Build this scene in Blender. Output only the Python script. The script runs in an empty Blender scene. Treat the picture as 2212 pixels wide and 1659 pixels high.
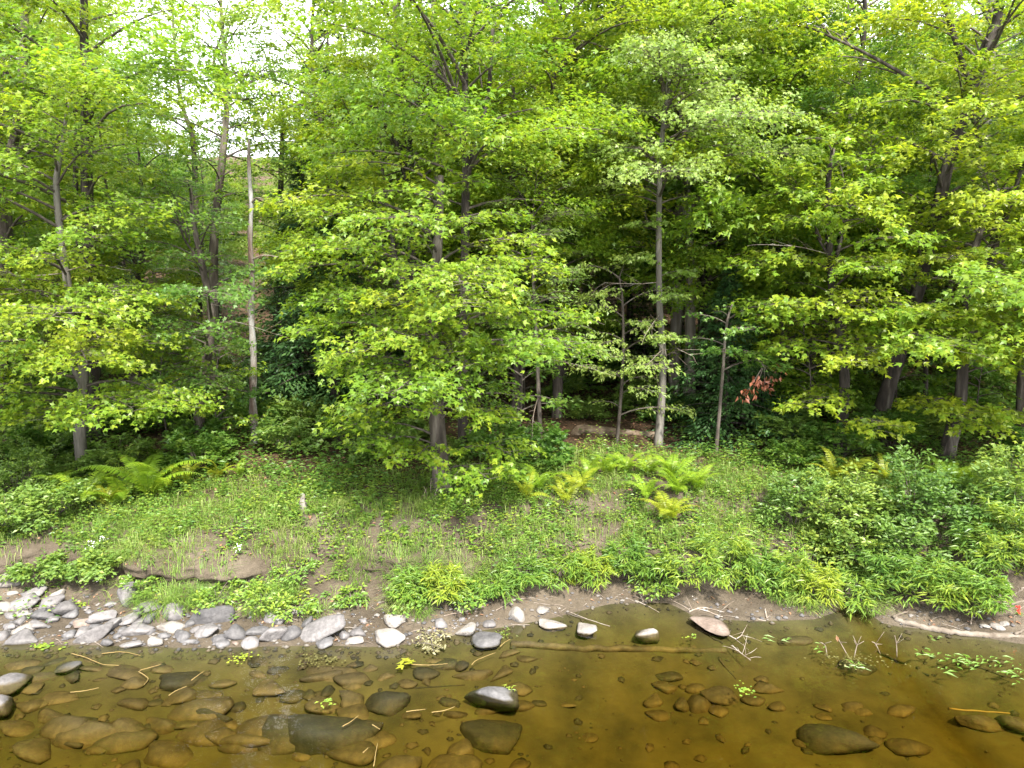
import bpy, math, random
import numpy as np
from mathutils import Vector, Matrix
from mathutils.bvhtree import BVHTree

random.seed(7)
RNG = np.random.default_rng(11)
scene = bpy.context.scene
C = scene.collection

# ------------------------------------------------------------------ camera
CAM_Z, PITCH, FPX = 5.0, math.radians(8.0), 1475.0
cam_d = bpy.data.cameras.new('camera')
cam_d.sensor_width = 36.0
cam_d.lens = 36.0 * FPX / 2212.0
cam_d.clip_start, cam_d.clip_end = 0.1, 2000.0
cam = bpy.data.objects.new('camera', cam_d)
C.objects.link(cam)
cam.location = (0, 0, CAM_Z)
cam.rotation_euler = (math.pi / 2 - PITCH, 0, 0)
scene.camera = cam

# ------------------------------------------------------------------ light
SUN_DIR = Vector((0.20, -0.62, 0.86)).normalized()      # towards the sun
world = bpy.data.worlds.new('World')
scene.world = world
world.use_nodes = True
wn, wl = world.node_tree.nodes, world.node_tree.links
wn.clear()
sky = wn.new('ShaderNodeTexSky'); sky.sky_type = 'NISHITA'; sky.sun_disc = False
sky.sun_elevation = math.asin(SUN_DIR.z)
sky.sun_rotation = math.atan2(SUN_DIR.x, SUN_DIR.y)
sky.dust_density = 3.0
geo_n = wn.new('ShaderNodeTexCoord')
nz = wn.new('ShaderNodeTexNoise'); nz.inputs['Scale'].default_value = 2.2; nz.inputs['Detail'].default_value = 5
rmp = wn.new('ShaderNodeValToRGB')
rmp.color_ramp.elements[0].position = 0.25; rmp.color_ramp.elements[0].color = (0.6, 0.6, 0.6, 1)
rmp.color_ramp.elements[1].position = 0.6; rmp.color_ramp.elements[1].color = (0.97, 0.97, 0.97, 1)
mixw = wn.new('ShaderNodeMix'); mixw.data_type = 'RGBA'
mixw.inputs[7].default_value = (12.5, 12.8, 13.3, 1)          # thin bright cloud
bg = wn.new('ShaderNodeBackground'); bg.inputs['Strength'].default_value = 0.1
wo = wn.new('ShaderNodeOutputWorld')
wl.new(geo_n.outputs['Generated'], nz.inputs['Vector'])
wl.new(nz.outputs['Fac'], rmp.inputs['Fac'])
wl.new(rmp.outputs['Color'], mixw.inputs[0])
wl.new(sky.outputs['Color'], mixw.inputs[6])
wl.new(mixw.outputs[2], bg.inputs['Color'])
wl.new(bg.outputs['Background'], wo.inputs['Surface'])
sun_d = bpy.data.lights.new('sun', 'SUN')
sun_d.energy = 4.4; sun_d.angle = math.radians(6.0); sun_d.color = (1.0, 0.95, 0.86)
sun = bpy.data.objects.new('sun', sun_d)
C.objects.link(sun)
sun.rotation_euler = SUN_DIR.to_track_quat('Z', 'Y').to_euler()
sun.location = (10, -10, 40)
vs = scene.view_settings
vs.view_transform = 'Standard'; vs.look = 'None'; vs.gamma = 1.0; vs.use_curve_mapping = False
vs.exposure = 1.85
cy = scene.cycles
cy.max_bounces = 8; cy.diffuse_bounces = 5; cy.glossy_bounces = 3; cy.transmission_bounces = 6
cy.transparent_max_bounces = 24; cy.volume_bounces = 0
cy.use_denoising = True
cy.sample_clamp_indirect = 6.0

# ------------------------------------------------------------------ helpers
CAMP = np.array([0, 0, CAM_Z])
FW = np.array([0, math.cos(PITCH), -math.sin(PITCH)]); UPV = np.array([0, math.sin(PITCH), math.cos(PITCH)])
def ray(x, y):
    d = np.array([(x - 1106.0) / FPX, 0, 0]) + FW + UPV * ((829.5 - y) / FPX)
    return d
def P(x, y, D):
    d = ray(x, y); return CAMP + d * (D / d[1])
def PZ(x, y, z):
    d = ray(x, y); return CAMP + d * ((z - CAM_Z) / d[2])
def pxm(D, y=829.5):          # metres per picture unit at depth D
    d = ray(1106, y); return D / d[1] / FPX * 1.0

def hash2(ix, iy, seed):
    h = (ix.astype(np.int64) * 374761393 + iy.astype(np.int64) * 668265263 + seed * 974711) & 0x7fffffff
    h = ((h ^ (h >> 13)) * 1274126177) & 0x7fffffff
    return ((h ^ (h >> 16)) & 0xffff) / 65535.0
def vnoise(x, y, seed=0):
    x = np.asarray(x, float); y = np.asarray(y, float)
    ix, iy = np.floor(x), np.floor(y); fx, fy = x - ix, y - iy
    fx = fx * fx * (3 - 2 * fx); fy = fy * fy * (3 - 2 * fy)
    a = hash2(ix, iy, seed); b = hash2(ix + 1, iy, seed); c = hash2(ix, iy + 1, seed); d = hash2(ix + 1, iy + 1, seed)
    return (a + (b - a) * fx) * (1 - fy) + (c + (d - c) * fx) * fy
def fbm(x, y, seed=0, o=4):
    s, a, t = 0, 0.5, 0
    for k in range(o):
        s = s + a * vnoise(x * 2 ** k, y * 2 ** k, seed + k); t += a; a *= 0.5
    return s / t

def unit(v):
    return v / np.maximum(np.linalg.norm(v, axis=-1, keepdims=True), 1e-9)

class Geo:
    """collects triangles"""
    def __init__(self): self.v, self.f, self.m, self.t, self.s, self.n = [], [], [], [], [], 0
    def add(self, v, f, mat=0, tint=0.5, smooth=False):
        v = np.asarray(v, float); f = np.asarray(f, int)
        self.v.append(v); self.f.append(f + self.n); self.n += len(v)
        self.m.append(np.full(len(f), mat)); self.s.append(np.full(len(f), smooth))
        self.t.append(np.broadcast_to(np.asarray(tint, float), (len(v),)).copy())
    def mesh(self, name, mats):
        me = bpy.data.meshes.new(name)
        v = np.concatenate(self.v).astype(np.float32); f = np.concatenate(self.f).astype(np.int32)
        me.vertices.add(len(v)); me.vertices.foreach_set('co', v.ravel())
        me.loops.add(len(f) * 3); me.loops.foreach_set('vertex_index', f.ravel())
        me.polygons.add(len(f))
        me.polygons.foreach_set('loop_start', np.arange(0, len(f) * 3, 3, dtype=np.int32))
        me.polygons.foreach_set('material_index', np.concatenate(self.m).astype(np.int32))
        me.polygons.foreach_set('use_smooth', np.concatenate(self.s))
        at = me.attributes.new('tint', 'FLOAT', 'POINT')
        at.data.foreach_set('value', np.concatenate(self.t).astype(np.float32))
        for m in mats: me.materials.append(m)
        me.update(); me.validate()
        return me

def link(name, me, parent=None, loc=None):
    o = bpy.data.objects.new(name, me); C.objects.link(o)
    if parent is not None: o.parent = parent
    if loc is not None: o.location = loc
    return o
def tag(o, label=None, cat=None, group=None, kind=None):
    if label: o['label'] = label
    if cat: o['category'] = cat
    if group: o['group'] = group
    if kind: o['kind'] = kind
    return o
def thing(name, loc, label, cat, group=None):
    o = bpy.data.objects.new(name, None); C.objects.link(o)
    o.location = loc; o.empty_display_size = 0.2
    return tag(o, label, cat, group)
def copy_tree(o, parent=None):
    c = o.copy(); C.objects.link(c); c.parent = parent
    for ch in o.children:
        copy_tree(ch, c)
    return c

# ------------------------------------------------------------------ materials
def mat(name):
    m = bpy.data.materials.new(name); m.use_nodes = True
    nt = m.node_tree; nt.nodes.clear()
    out = nt.nodes.new('ShaderNodeOutputMaterial')
    return m, nt, out
def ramp(nt, stops, src=None):
    r = nt.nodes.new('ShaderNodeValToRGB'); e = r.color_ramp.elements
    while len(e) < len(stops): e.new(0.5)
    for k, (p, c) in enumerate(stops):
        e[k].position = p; e[k].color = (*c, 1)
    if src is not None: nt.links.new(src, r.inputs['Fac'])
    return r
def noise(nt, scale, detail=5, rough=0.55, vec=None):
    n = nt.nodes.new('ShaderNodeTexNoise'); n.inputs['Scale'].default_value = scale
    n.inputs['Detail'].default_value = detail; n.inputs['Roughness'].default_value = rough
    if vec is not None: nt.links.new(vec, n.inputs['Vector'])
    return n
def leaf_mat(name, c0, c1, c2, trans=0.45, rough=0.42, spec=0.42, tboost=(1.5, 1.5, 0.8), objvar=0.25):
    """leaf colour runs c0 -> c1 -> c2 with the leaf's own tint value"""
    m, nt, out = mat(name); L = nt.links
    at = nt.nodes.new('ShaderNodeAttribute'); at.attribute_name = 'tint'
    oi = nt.nodes.new('ShaderNodeObjectInfo')
    ma = nt.nodes.new('ShaderNodeMath'); ma.operation = 'MULTIPLY_ADD'
    L.new(oi.outputs['Random'], ma.inputs[0]); ma.inputs[1].default_value = objvar
    ad = nt.nodes.new('ShaderNodeMath'); ad.operation = 'SUBTRACT'; ad.inputs[1].default_value = objvar / 2
    L.new(at.outputs['Fac'], ad.inputs[0]); L.new(ad.outputs[0], ma.inputs[2])
    r = ramp(nt, [(0.0, c0), (0.5, c1), (1.0, c2)], ma.outputs[0])
    pb = nt.nodes.new('ShaderNodeBsdfPrincipled')
    pb.inputs['Roughness'].default_value = rough; pb.inputs['Specular IOR Level'].default_value = spec
    L.new(r.outputs['Color'], pb.inputs['Base Color'])
    tr = nt.nodes.new('ShaderNodeBsdfTranslucent')
    mu = nt.nodes.new('ShaderNodeMix'); mu.data_type = 'RGBA'; mu.blend_type = 'MULTIPLY'; mu.inputs[0].default_value = 1
    L.new(r.outputs['Color'], mu.inputs[6]); mu.inputs[7].default_value = (*tboost, 1)
    L.new(mu.outputs[2], tr.inputs['Color'])
    mx = nt.nodes.new('ShaderNodeMixShader'); mx.inputs[0].default_value = trans
    L.new(pb.outputs[0], mx.inputs[1]); L.new(tr.outputs[0], mx.inputs[2]); L.new(mx.outputs[0], out.inputs['Surface'])
    return m
def solid(name, stops, scale, rough=0.85, bump=0.4, bscale=None, stretch=(1, 1, 1), spec=0.25, objvar=0.0, bdist=0.02):
    m, nt, out = mat(name); L = nt.links
    tc = nt.nodes.new('ShaderNodeTexCoord'); mp = nt.nodes.new('ShaderNodeMapping')
    mp.inputs['Scale'].default_value = stretch
    L.new(tc.outputs['Object'], mp.inputs['Vector'])
    n = noise(nt, scale, 6, 0.6, mp.outputs[0])
    r = ramp(nt, stops, n.outputs['Fac'])
    col = r.outputs['Color']
    if objvar:
        oi = nt.nodes.new('ShaderNodeObjectInfo')
        mr = nt.nodes.new('ShaderNodeMapRange'); mr.inputs['To Min'].default_value = 1 - objvar; mr.inputs['To Max'].default_value = 1 + objvar
        L.new(oi.outputs['Random'], mr.inputs['Value'])
        hs = nt.nodes.new('ShaderNodeHueSaturation'); L.new(mr.outputs[0], hs.inputs['Value']); L.new(col, hs.inputs['Color'])
        col = hs.outputs[0]
    pb = nt.nodes.new('ShaderNodeBsdfPrincipled'); pb.inputs['Roughness'].default_value = rough
    pb.inputs['Specular IOR Level'].default_value = spec
    L.new(col, pb.inputs['Base Color'])
    n2 = noise(nt, bscale or scale * 3, 6, 0.65, mp.outputs[0])
    b = nt.nodes.new('ShaderNodeBump'); b.inputs['Strength'].default_value = bump; b.inputs['Distance'].default_value = bdist
    L.new(n2.outputs['Fac'], b.inputs['Height']); L.new(b.outputs[0], pb.inputs['Normal'])
    L.new(pb.outputs[0], out.inputs['Surface'])
    return m

M = {}
M['maple'] = leaf_mat('maple_leaf', (0.050, 0.125, 0.016), (0.135, 0.225, 0.020), (0.270, 0.310, 0.024), trans=0.5)
M['green'] = leaf_mat('green_leaf', (0.040, 0.110, 0.022), (0.100, 0.190, 0.030), (0.190, 0.260, 0.040), trans=0.5)
M['pale'] = leaf_mat('pale_leaf', (0.090, 0.165, 0.035), (0.170, 0.255, 0.050), (0.270, 0.330, 0.080), trans=0.5)
M['shrub'] = leaf_mat('shrub_leaf', (0.0688, 0.1400, 0.0280), (0.1313, 0.2128, 0.0400), (0.2375, 0.2912, 0.0440), trans=0.42)
M['fern'] = leaf_mat('fern_leaf', (0.0780, 0.1680, 0.0132), (0.1690, 0.2700, 0.0198), (0.3120, 0.3360, 0.0242), trans=0.4)
M['grass'] = leaf_mat('grass_blade', (0.0850, 0.1700, 0.0315), (0.1742, 0.2650, 0.0495), (0.2890, 0.3200, 0.1170), trans=0.4)
M['weed'] = leaf_mat('weed_leaf', (0.065, 0.150, 0.030), (0.135, 0.230, 0.035), (0.250, 0.300, 0.032), trans=0.4)
M['hemlock'] = leaf_mat('hemlock_needle', (0.0138, 0.0418, 0.0140), (0.0276, 0.0684, 0.0196), (0.0575, 0.1045, 0.0252), trans=0.12, spec=0.2)
M['pine'] = leaf_mat('pine_needle', (0.020, 0.060, 0.030), (0.040, 0.090, 0.045), (0.075, 0.120, 0.050), trans=0.2)
M['dead'] = leaf_mat('dead_leaf', (0.0864, 0.0264, 0.0132), (0.1728, 0.0572, 0.0308), (0.2160, 0.1408, 0.0704), trans=0.25, tboost=(1.2, 0.8, 0.6))
M['litter'] = leaf_mat('litter_leaf', (0.060, 0.028, 0.014), (0.160, 0.080, 0.042), (0.300, 0.180, 0.110), trans=0.1, rough=0.7, tboost=(1, 0.8, 0.6))
M['redpetal'] = leaf_mat('red_petal', (0.5, 0.01, 0.01), (0.6, 0.02, 0.015), (0.6, 0.04, 0.02), trans=0.2)
M['whitepetal'] = leaf_mat('white_petal', (0.6, 0.55, 0.58), (0.75, 0.72, 0.74), (0.8, 0.8, 0.8), trans=0.2, tboost=(1, 1, 1))
M['bark'] = solid('grey_brown_bark', [(0.30, (0.0255, 0.0204, 0.0165)), (0.5, (0.0790, 0.0638, 0.0536)), (0.72, (0.1977, 0.1722, 0.1467))], 7, 0.9, 1.0, 16, (1, 1, 0.16), objvar=0.3, bdist=0.03)
M['darkbark'] = solid('dark_bark', [(0.32, (0.0153, 0.0128, 0.0114)), (0.52, (0.0447, 0.0357, 0.0306)), (0.75, (0.1402, 0.1275, 0.1085))], 8, 0.9, 1.0, 18, (1, 1, 0.18), objvar=0.25, bdist=0.03)
M['palebark'] = solid('pale_bark', [(0.30, (0.0517, 0.0431, 0.0362)), (0.5, (0.1294, 0.1121, 0.0966)), (0.72, (0.2329, 0.2113, 0.1898))], 7, 0.9, 0.8, 16, (1, 1, 0.14), objvar=0.2, bdist=0.02)
M['whitebark'] = solid('pale_grey_bark', [(0.30, (0.0518, 0.0461, 0.0392)), (0.5, (0.1210, 0.1094, 0.0950)), (0.72, (0.1958, 0.1814, 0.1642))], 7, 0.9, 0.9, 16, (1, 1, 0.14), bdist=0.02)
M['logwood'] = solid('fallen_log_wood', [(0.30, (0.0660, 0.0440, 0.0275)), (0.5, (0.1430, 0.1045, 0.0715)), (0.7, (0.2200, 0.1815, 0.1430))], 5, 0.85, 0.8, 20)
M['deadwood'] = solid('weathered_deadwood', [(0.30, (0.0825, 0.0562, 0.0375)), (0.48, (0.1875, 0.1500, 0.1200)), (0.70, (0.3150, 0.2888, 0.2587))], 6, 0.85, 0.7, 22, (1, 1, 0.10), objvar=0.1)
M['snag'] = solid('snag_wood', [(0.36, (0.0646, 0.0410, 0.0305)), (0.50, (0.1552, 0.1317, 0.1143)), (0.64, (0.3105, 0.3120, 0.3045))], 2.2, 0.85, 0.8, 24, (2.5, 2.5, 0.45))
M['twig'] = solid('twig_wood', [(0.3, (0.0375, 0.0300, 0.0240)), (0.7, (0.1200, 0.1013, 0.0863))], 10, 0.9, 0.2)
M['straw'] = solid('straw_stalk', [(0.3, (0.1238, 0.0825, 0.0248)), (0.7, (0.2063, 0.1485, 0.0578))], 12, 0.7, 0.2)
M['driftwood'] = solid('driftwood', [(0.3, (0.0585, 0.0439, 0.0311)), (0.5, (0.1206, 0.0987, 0.0768)), (0.7, (0.1828, 0.1572, 0.1316))], 4, 0.8, 0.6, 30, (1, 1, 1))
M['rock'] = solid('grey_stone', [(0.28, (0.115, 0.108, 0.104)), (0.5, (0.215, 0.200, 0.195)), (0.72, (0.330, 0.312, 0.300))], 3.2, 0.85, 0.5, 16, objvar=0.22)
M['darkrock'] = solid('dark_grey_stone', [(0.28, (0.070, 0.068, 0.068)), (0.5, (0.135, 0.128, 0.126)), (0.75, (0.240, 0.228, 0.222))], 3.5, 0.8, 0.5, 16, objvar=0.2)
M['whiterock'] = solid('pale_granite', [(0.25, (0.210, 0.180, 0.150)), (0.5, (0.390, 0.350, 0.315)), (0.75, (0.520, 0.480, 0.440))], 5, 0.85, 0.45, 24, objvar=0.12)
M['sunken'] = solid('silted_stone', [(0.28, (0.060, 0.044, 0.020)), (0.5, (0.150, 0.108, 0.048)), (0.75, (0.270, 0.195, 0.085))], 2.6, 0.9, 0.4, 12, objvar=0.28)
M['sunken_dark'] = solid('algae_stone', [(0.28, (0.022, 0.026, 0.012)), (0.5, (0.055, 0.058, 0.026)), (0.75, (0.150, 0.115, 0.050))], 2.6, 0.9, 0.4, 12, objvar=0.2)

# ground: soil, mud and leaf litter by place; river bed: silt
def ground_mat():
    m, nt, out = mat('bank_soil'); L = nt.links
    tc = nt.nodes.new('ShaderNodeTexCoord'); at = nt.nodes.new('ShaderNodeAttribute'); at.attribute_name = 'tint'
    n1 = noise(nt, 1.3, 6, 0.6, tc.outputs['Object']); n2 = noise(nt, 14, 6, 0.7, tc.outputs['Object'])
    mud = ramp(nt, [(0.3, (0.0459, 0.0348, 0.0234)), (0.5, (0.0844, 0.0666, 0.0468)), (0.72, (0.1331, 0.1081, 0.0799))], n1.outputs['Fac'])
    lit = ramp(nt, [(0.3, (0.0187, 0.0127, 0.0076)), (0.5, (0.0553, 0.0340, 0.0187)), (0.7, (0.1275, 0.0723, 0.0408))], n2.outputs['Fac'])
    mx = nt.nodes.new('ShaderNodeMix'); mx.data_type = 'RGBA'
    L.new(at.outputs['Fac'], mx.inputs[0]); L.new(mud.outputs[0], mx.inputs[6]); L.new(lit.outputs[0], mx.inputs[7])
    sp = nt.nodes.new('ShaderNodeMix'); sp.data_type = 'RGBA'; sp.blend_type = 'OVERLAY'; sp.inputs[0].default_value = 0.45
    L.new(mx.outputs[2], sp.inputs[6]); L.new(n2.outputs['Fac'], sp.inputs[7])
    pb = nt.nodes.new('ShaderNodeBsdfPrincipled'); pb.inputs['Roughness'].default_value = 0.9; pb.inputs['Specular IOR Level'].default_value = 0.2
    L.new(sp.outputs[2], pb.inputs['Base Color'])
    b = nt.nodes.new('ShaderNodeBump'); b.inputs['Strength'].default_value = 1.0; b.inputs['Distance'].default_value = 0.06
    n3 = noise(nt, 16, 8, 0.75, tc.outputs['Object']); L.new(n3.outputs['Fac'], b.inputs['Height']); L.new(b.outputs[0], pb.inputs['Normal'])
    L.new(pb.outputs[0], out.inputs['Surface'])
    return m
M['ground'] = ground_mat()
M['bed'] = solid('river_silt', [(0.30, (0.0211, 0.0195, 0.0072)), (0.48, (0.0391, 0.0349, 0.0129)), (0.70, (0.0596, 0.0519, 0.0200))], 1.7, 0.9, 0.35, 9, (1, 1, 1))
def water_mat():
    m, nt, out = mat('tea_brown_water'); L = nt.links
    tc = nt.nodes.new('ShaderNodeTexCoord'); mp = nt.nodes.new('ShaderNodeMapping'); mp.inputs['Scale'].default_value = (1.0, 1.6, 1)
    L.new(tc.outputs['Object'], mp.inputs['Vector'])
    n = noise(nt, 3.2, 2, 0.45, mp.outputs[0])
    b = nt.nodes.new('ShaderNodeBump'); b.inputs['Strength'].default_value = 0.10; b.inputs['Distance'].default_value = 0.04
    L.new(n.outputs['Fac'], b.inputs['Height'])
    fr = nt.nodes.new('ShaderNodeFresnel'); fr.inputs['IOR'].default_value = 1.33; L.new(b.outputs[0], fr.inputs['Normal'])
    tr = nt.nodes.new('ShaderNodeBsdfTransparent')
    gl = nt.nodes.new('ShaderNodeBsdfGlossy'); gl.inputs['Roughness'].default_value = 0.01; L.new(b.outputs[0], gl.inputs['Normal'])
    mx = nt.nodes.new('ShaderNodeMixShader'); L.new(fr.outputs[0], mx.inputs[0]); L.new(tr.outputs[0], mx.inputs[1]); L.new(gl.outputs[0], mx.inputs[2])
    L.new(mx.outputs[0], out.inputs['Surface'])
    va = nt.nodes.new('ShaderNodeVolumeAbsorption'); va.inputs['Color'].default_value = (0.84, 0.725, 0.15, 1); va.inputs['Density'].default_value = 2.5
    L.new(va.outputs[0], out.inputs['Volume'])
    return m
M['water'] = water_mat()

# ------------------------------------------------------------------ terrain
SHORE_PX = [(-900, 1400), (-300, 1396), (0, 1392), (200, 1394), (420, 1400), (700, 1394), (800, 1398), (880, 1392), (950, 1378), (1040, 1362),
            (1120, 1350), (1190, 1336), (1260, 1318), (1320, 1304), (1440, 1302), (1478, 1318), (1500, 1336), (1640, 1342), (1760, 1338),
            (1806, 1322), (1815, 1290), (1835, 1290), (1846, 1330), (1930, 1352), (2060, 1366), (2212, 1392), (2600, 1400), (3200, 1405)]
_sh = np.array([PZ(x, y, 0.0)[:2] for x, y in SHORE_PX])
def shore(x):
    return np.interp(x, _sh[:, 0], _sh[:, 1])
LEFT = [(0, 0), (0.45, 0.10), (0.95, 0.25), (1.22, 0.33), (1.37, 0.42), (1.30, 0.52), (1.36, 0.66), (1.55, 0.80), (2.0, 0.98), (3.2, 1.2), (5, 1.38), (8, 1.6)]
RIGHT = [(0, 0), (0.22, 0.06), (0.46, 0.13), (0.70, 0.22), (0.82, 0.34), (0.74, 0.52), (0.84, 0.66), (1.3, 0.84), (1.95, 1.0), (2.25, 1.27), (4, 1.45), (8, 1.65)]
FAR = [(8, 1.62), (11, 1.95), (15, 2.6), (22, 3.6), (32, 5.3), (50, 9.0), (70, 14), (150, 34), (320, 50)]
xs = np.unique(np.round(np.concatenate([-np.geomspace(14, 320, 34)[::-1], np.arange(-14, 14, 0.11), np.geomspace(14, 320, 34)]), 3))
wR = np.clip((xs + 0.9) / 1.6, 0, 1); wR = wR * wR * (3 - 2 * wR)
SUB = 6
CUT = np.clip(np.maximum((fbm(xs * 0.8, xs * 0 + 7.7, 15) - 0.36) * 5, np.clip((-3.6 - xs) * 2, 0, 1.1)), 0.0, 1.15)
rows_q, rows_z, rows_k = [], [], []
for q in -np.geomspace(0.06, 40, 64)[::-1]:
    d = -q
    z = -np.interp(d, [0, 0.3, 1, 2, 3, 4.5, 40], [0.0, 0.05, 0.17, 0.33, 0.45, 0.58, 0.8])
    rows_q.append(np.full(len(xs), q)); rows_z.append(np.full(len(xs), z)); rows_k.append(0)
for k in range(11):
    for j in range(SUB):
        t = j / SUB
        lq = LEFT[k][0] + (LEFT[k + 1][0] - LEFT[k][0]) * t; lz = LEFT[k][1] + (LEFT[k + 1][1] - LEFT[k][1]) * t
        rq = RIGHT[k][0] + (RIGHT[k + 1][0] - RIGHT[k][0]) * t; rz = RIGHT[k][1] + (RIGHT[k + 1][1] - RIGHT[k][1]) * t
        qq = lq * (1 - wR) + rq * wR; zz = lz * (1 - wR) + rz * wR
        if 2 <= k <= 8:                     # the bank lip is cut back in some places and slumped in others
            a0, a1 = (LEFT[2][0] * (1 - wR) + RIGHT[2][0] * wR), (LEFT[8][0] * (1 - wR) + RIGHT[8][0] * wR)
            lin = a0 + (a1 - a0) * ((k - 2 + t) / 6.0)
            qq = lin + (qq - lin) * CUT
        rows_q.append(qq); rows_z.append(zz); rows_k.append(1)
fq = np.array(FAR)
for q in 8 + (np.geomspace(1, 313, 60) - 1):
    rows_q.append(np.full(len(xs), q)); rows_z.append(np.full(len(xs), np.interp(q, fq[:, 0], fq[:, 1]))); rows_k.append(2)
Q, Z = np.array(rows_q), np.array(rows_z)
X = np.broadcast_to(xs, Q.shape).copy()
# the shore line straightens out away from the water, and the bank lip wobbles
sh = shore(xs); shs = np.convolve(np.pad(sh, 12, mode='edge'), np.ones(25) / 25, 'valid')
fade = np.clip(Q / 1.6, 0, 1)
Y = sh * (1 - fade) + shs * fade + Q
lip = np.clip(Q / 0.8, 0, 1) * np.clip((5 - Q) / 3, 0, 1)
Y += lip * ((fbm(X * 0.7, X * 0 + 3.1, 5) - 0.5) * 0.9 + (fbm(X * 2.4, Z * 2.0, 6) - 0.5) * 0.30)
scarp = np.clip((Z - 0.28) / 0.12, 0, 1) * np.clip((0.95 - Z) / 0.15, 0, 1)
Y += scarp * ((fbm(X * 5.0, Z * 6.0, 17) - 0.5) * 0.22 + (fbm(X * 14.0, Z * 16.0, 18) - 0.5) * 0.07)
amp = np.interp(Q, [-40, -6, -1, 0, 0.4, 2, 8, 20, 80], [0.25, 0.16, 0.06, 0.0, 0.05, 0.14, 0.26, 0.6, 2.5])
Z = Z + (fbm(X * 0.55, Y * 0.55, 9) - 0.5) * amp * 1.6 + (fbm(X * 3.1, Y * 3.1, 10) - 0.5) * np.minimum(amp, 0.16) * 0.7
nr, nc = Q.shape
V = np.stack([X, Y, Z], -1).reshape(-1, 3)
idx = np.arange(nr * nc).reshape(nr, nc)
a, b, c, d = idx[:-1, :-1], idx[:-1, 1:], idx[1:, 1:], idx[1:, :-1]
F = np.concatenate([np.stack([a, b, c], -1).reshape(-1, 3), np.stack([a, c, d], -1).reshape(-1, 3)])
qf = Q.reshape(-1)[F].mean(1)
litter_w = np.clip((Q - 2.6 - 1.6 * (fbm(X * 0.8, Y * 0.8, 20) - 0.5)) / 1.8, 0, 1).reshape(-1)
def sub_mesh(name, sel, m):
    f = F[sel]; used, inv = np.unique(f, return_inverse=True)
    g = Geo(); g.add(V[used], inv.reshape(-1, 3), 0, litter_w[used], True)
    return link(name, g.mesh(name, [m]))
tag(sub_mesh('ground', qf > 0.0, M['ground']), 'muddy grassy river bank rising to a wooded hillside', kind='structure')
tag(sub_mesh('river_bed', qf <= 0.0, M['bed']), 'brown silt bed under the shallow river water', kind='structure')
BVH = BVHTree.FromPolygons([tuple(v) for v in V], [tuple(int(i) for i in f) for f in F])
def gz(x, y):
    h = BVH.ray_cast(Vector((x, y, 120)), Vector((0, 0, -1)))
    return h[0].z if h[0] is not None else 0.0
def hit(x, y):
    """the point of the terrain that a line of sight meets"""
    d = Vector(ray(x, y)).normalized(); h = BVH.ray_cast(Vector(CAMP), d)
    return np.array(h[0]) if h[0] is not None else PZ(x, y, 0)
# water: a closed body whose top is the river's surface
gW = Geo()
wx0, wx1, wy0, wy1, wz = -160, 160, -60, 12.2, -6.0
gW.add([(wx0, wy0, 0), (wx1, wy0, 0), (wx1, wy1, 0), (wx0, wy1, 0), (wx0, wy0, wz), (wx1, wy0, wz), (wx1, wy1, wz), (wx0, wy1, wz)],
       [(0, 1, 2), (0, 2, 3), (4, 6, 5), (4, 7, 6), (0, 5, 1), (0, 4, 5), (1, 6, 2), (1, 5, 6), (2, 7, 3), (2, 6, 7), (3, 4, 0), (3, 7, 4)])
tag(link('water', gW.mesh('water', [M['water']])), 'clear tea-brown shallow river water', kind='structure')

# ------------------------------------------------------------------ leaf shapes
def T(v, f): return np.array(v, float), np.array(f, int)
_mv = [(0, 0), (.27, .20), (.53, .50), (.17, .50), (0, 1), (-.17, .50), (-.53, .50), (-.27, .20)]
_mf = [(1, 2, 3), (3, 4, 5), (5, 6, 7), (0, 1, 7), (1, 3, 5), (1, 5, 7)]
LEAF = {
    'maple': T([(x, y, -0.22 * abs(x) - 0.20 * y * y) for x, y in _mv], _mf),
    'maple_lo': T([(0, 0, 0), (.50, .42, -.10), (.16, .48, 0), (0, 1, -.18), (-.16, .48, 0), (-.50, .42, -.10)], [(0, 1, 2), (0, 4, 5), (2, 3, 4), (0, 2, 4)]),
    'ovate': T([(0, 0, 0), (.27, .42, .07), (0, 1, -.14), (-.27, .42, .07)], [(0, 1, 2), (0, 2, 3)]),
    'clump': T([(0, 0, 0), (.42, .30, .06), (.20, .55, 0), (0, 1, -.12), (-.45, .45, .05), (-.15, .50, .02)], [(0, 1, 2), (0, 2, 3), (0, 5, 4), (0, 3, 5)]),
    'lance': T([(0, 0, 0), (.10, .40, .02), (0, 1, -.22), (-.10, .40, .02)], [(0, 1, 2), (0, 2, 3)]),
    'sprig': T([(0, 0, 0), (.20, .45, 0), (0, 1, -.08), (-.20, .45, 0)], [(0, 1, 2), (0, 2, 3)]),
    'needle': T([(-.03, 0, 0), (.03, 0, 0), (0, 1, -.05)], [(0, 1, 2)]),
}
def put_leaves(g, shape, pos, tip, nrm, size, tint, mat=0):
    tv, tf = LEAF[shape]
    n = len(pos)
    if n == 0: return
    tip = unit(tip); side = unit(np.cross(tip, nrm)); nn = np.cross(side, tip)
    s = np.asarray(size).reshape(-1, 1, 1)
    v = pos[:, None, :] + s * (tv[None, :, 0:1] * side[:, None, :] + tv[None, :, 1:2] * tip[:, None, :] + tv[None, :, 2:3] * nn[:, None, :])
    k = len(tv)
    f = tf[None] + (np.arange(n) * k)[:, None, None]
    g.add(v.reshape(-1, 3), f.reshape(-1, 3), mat, np.repeat(np.clip(tint, 0, 1), k))
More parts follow.
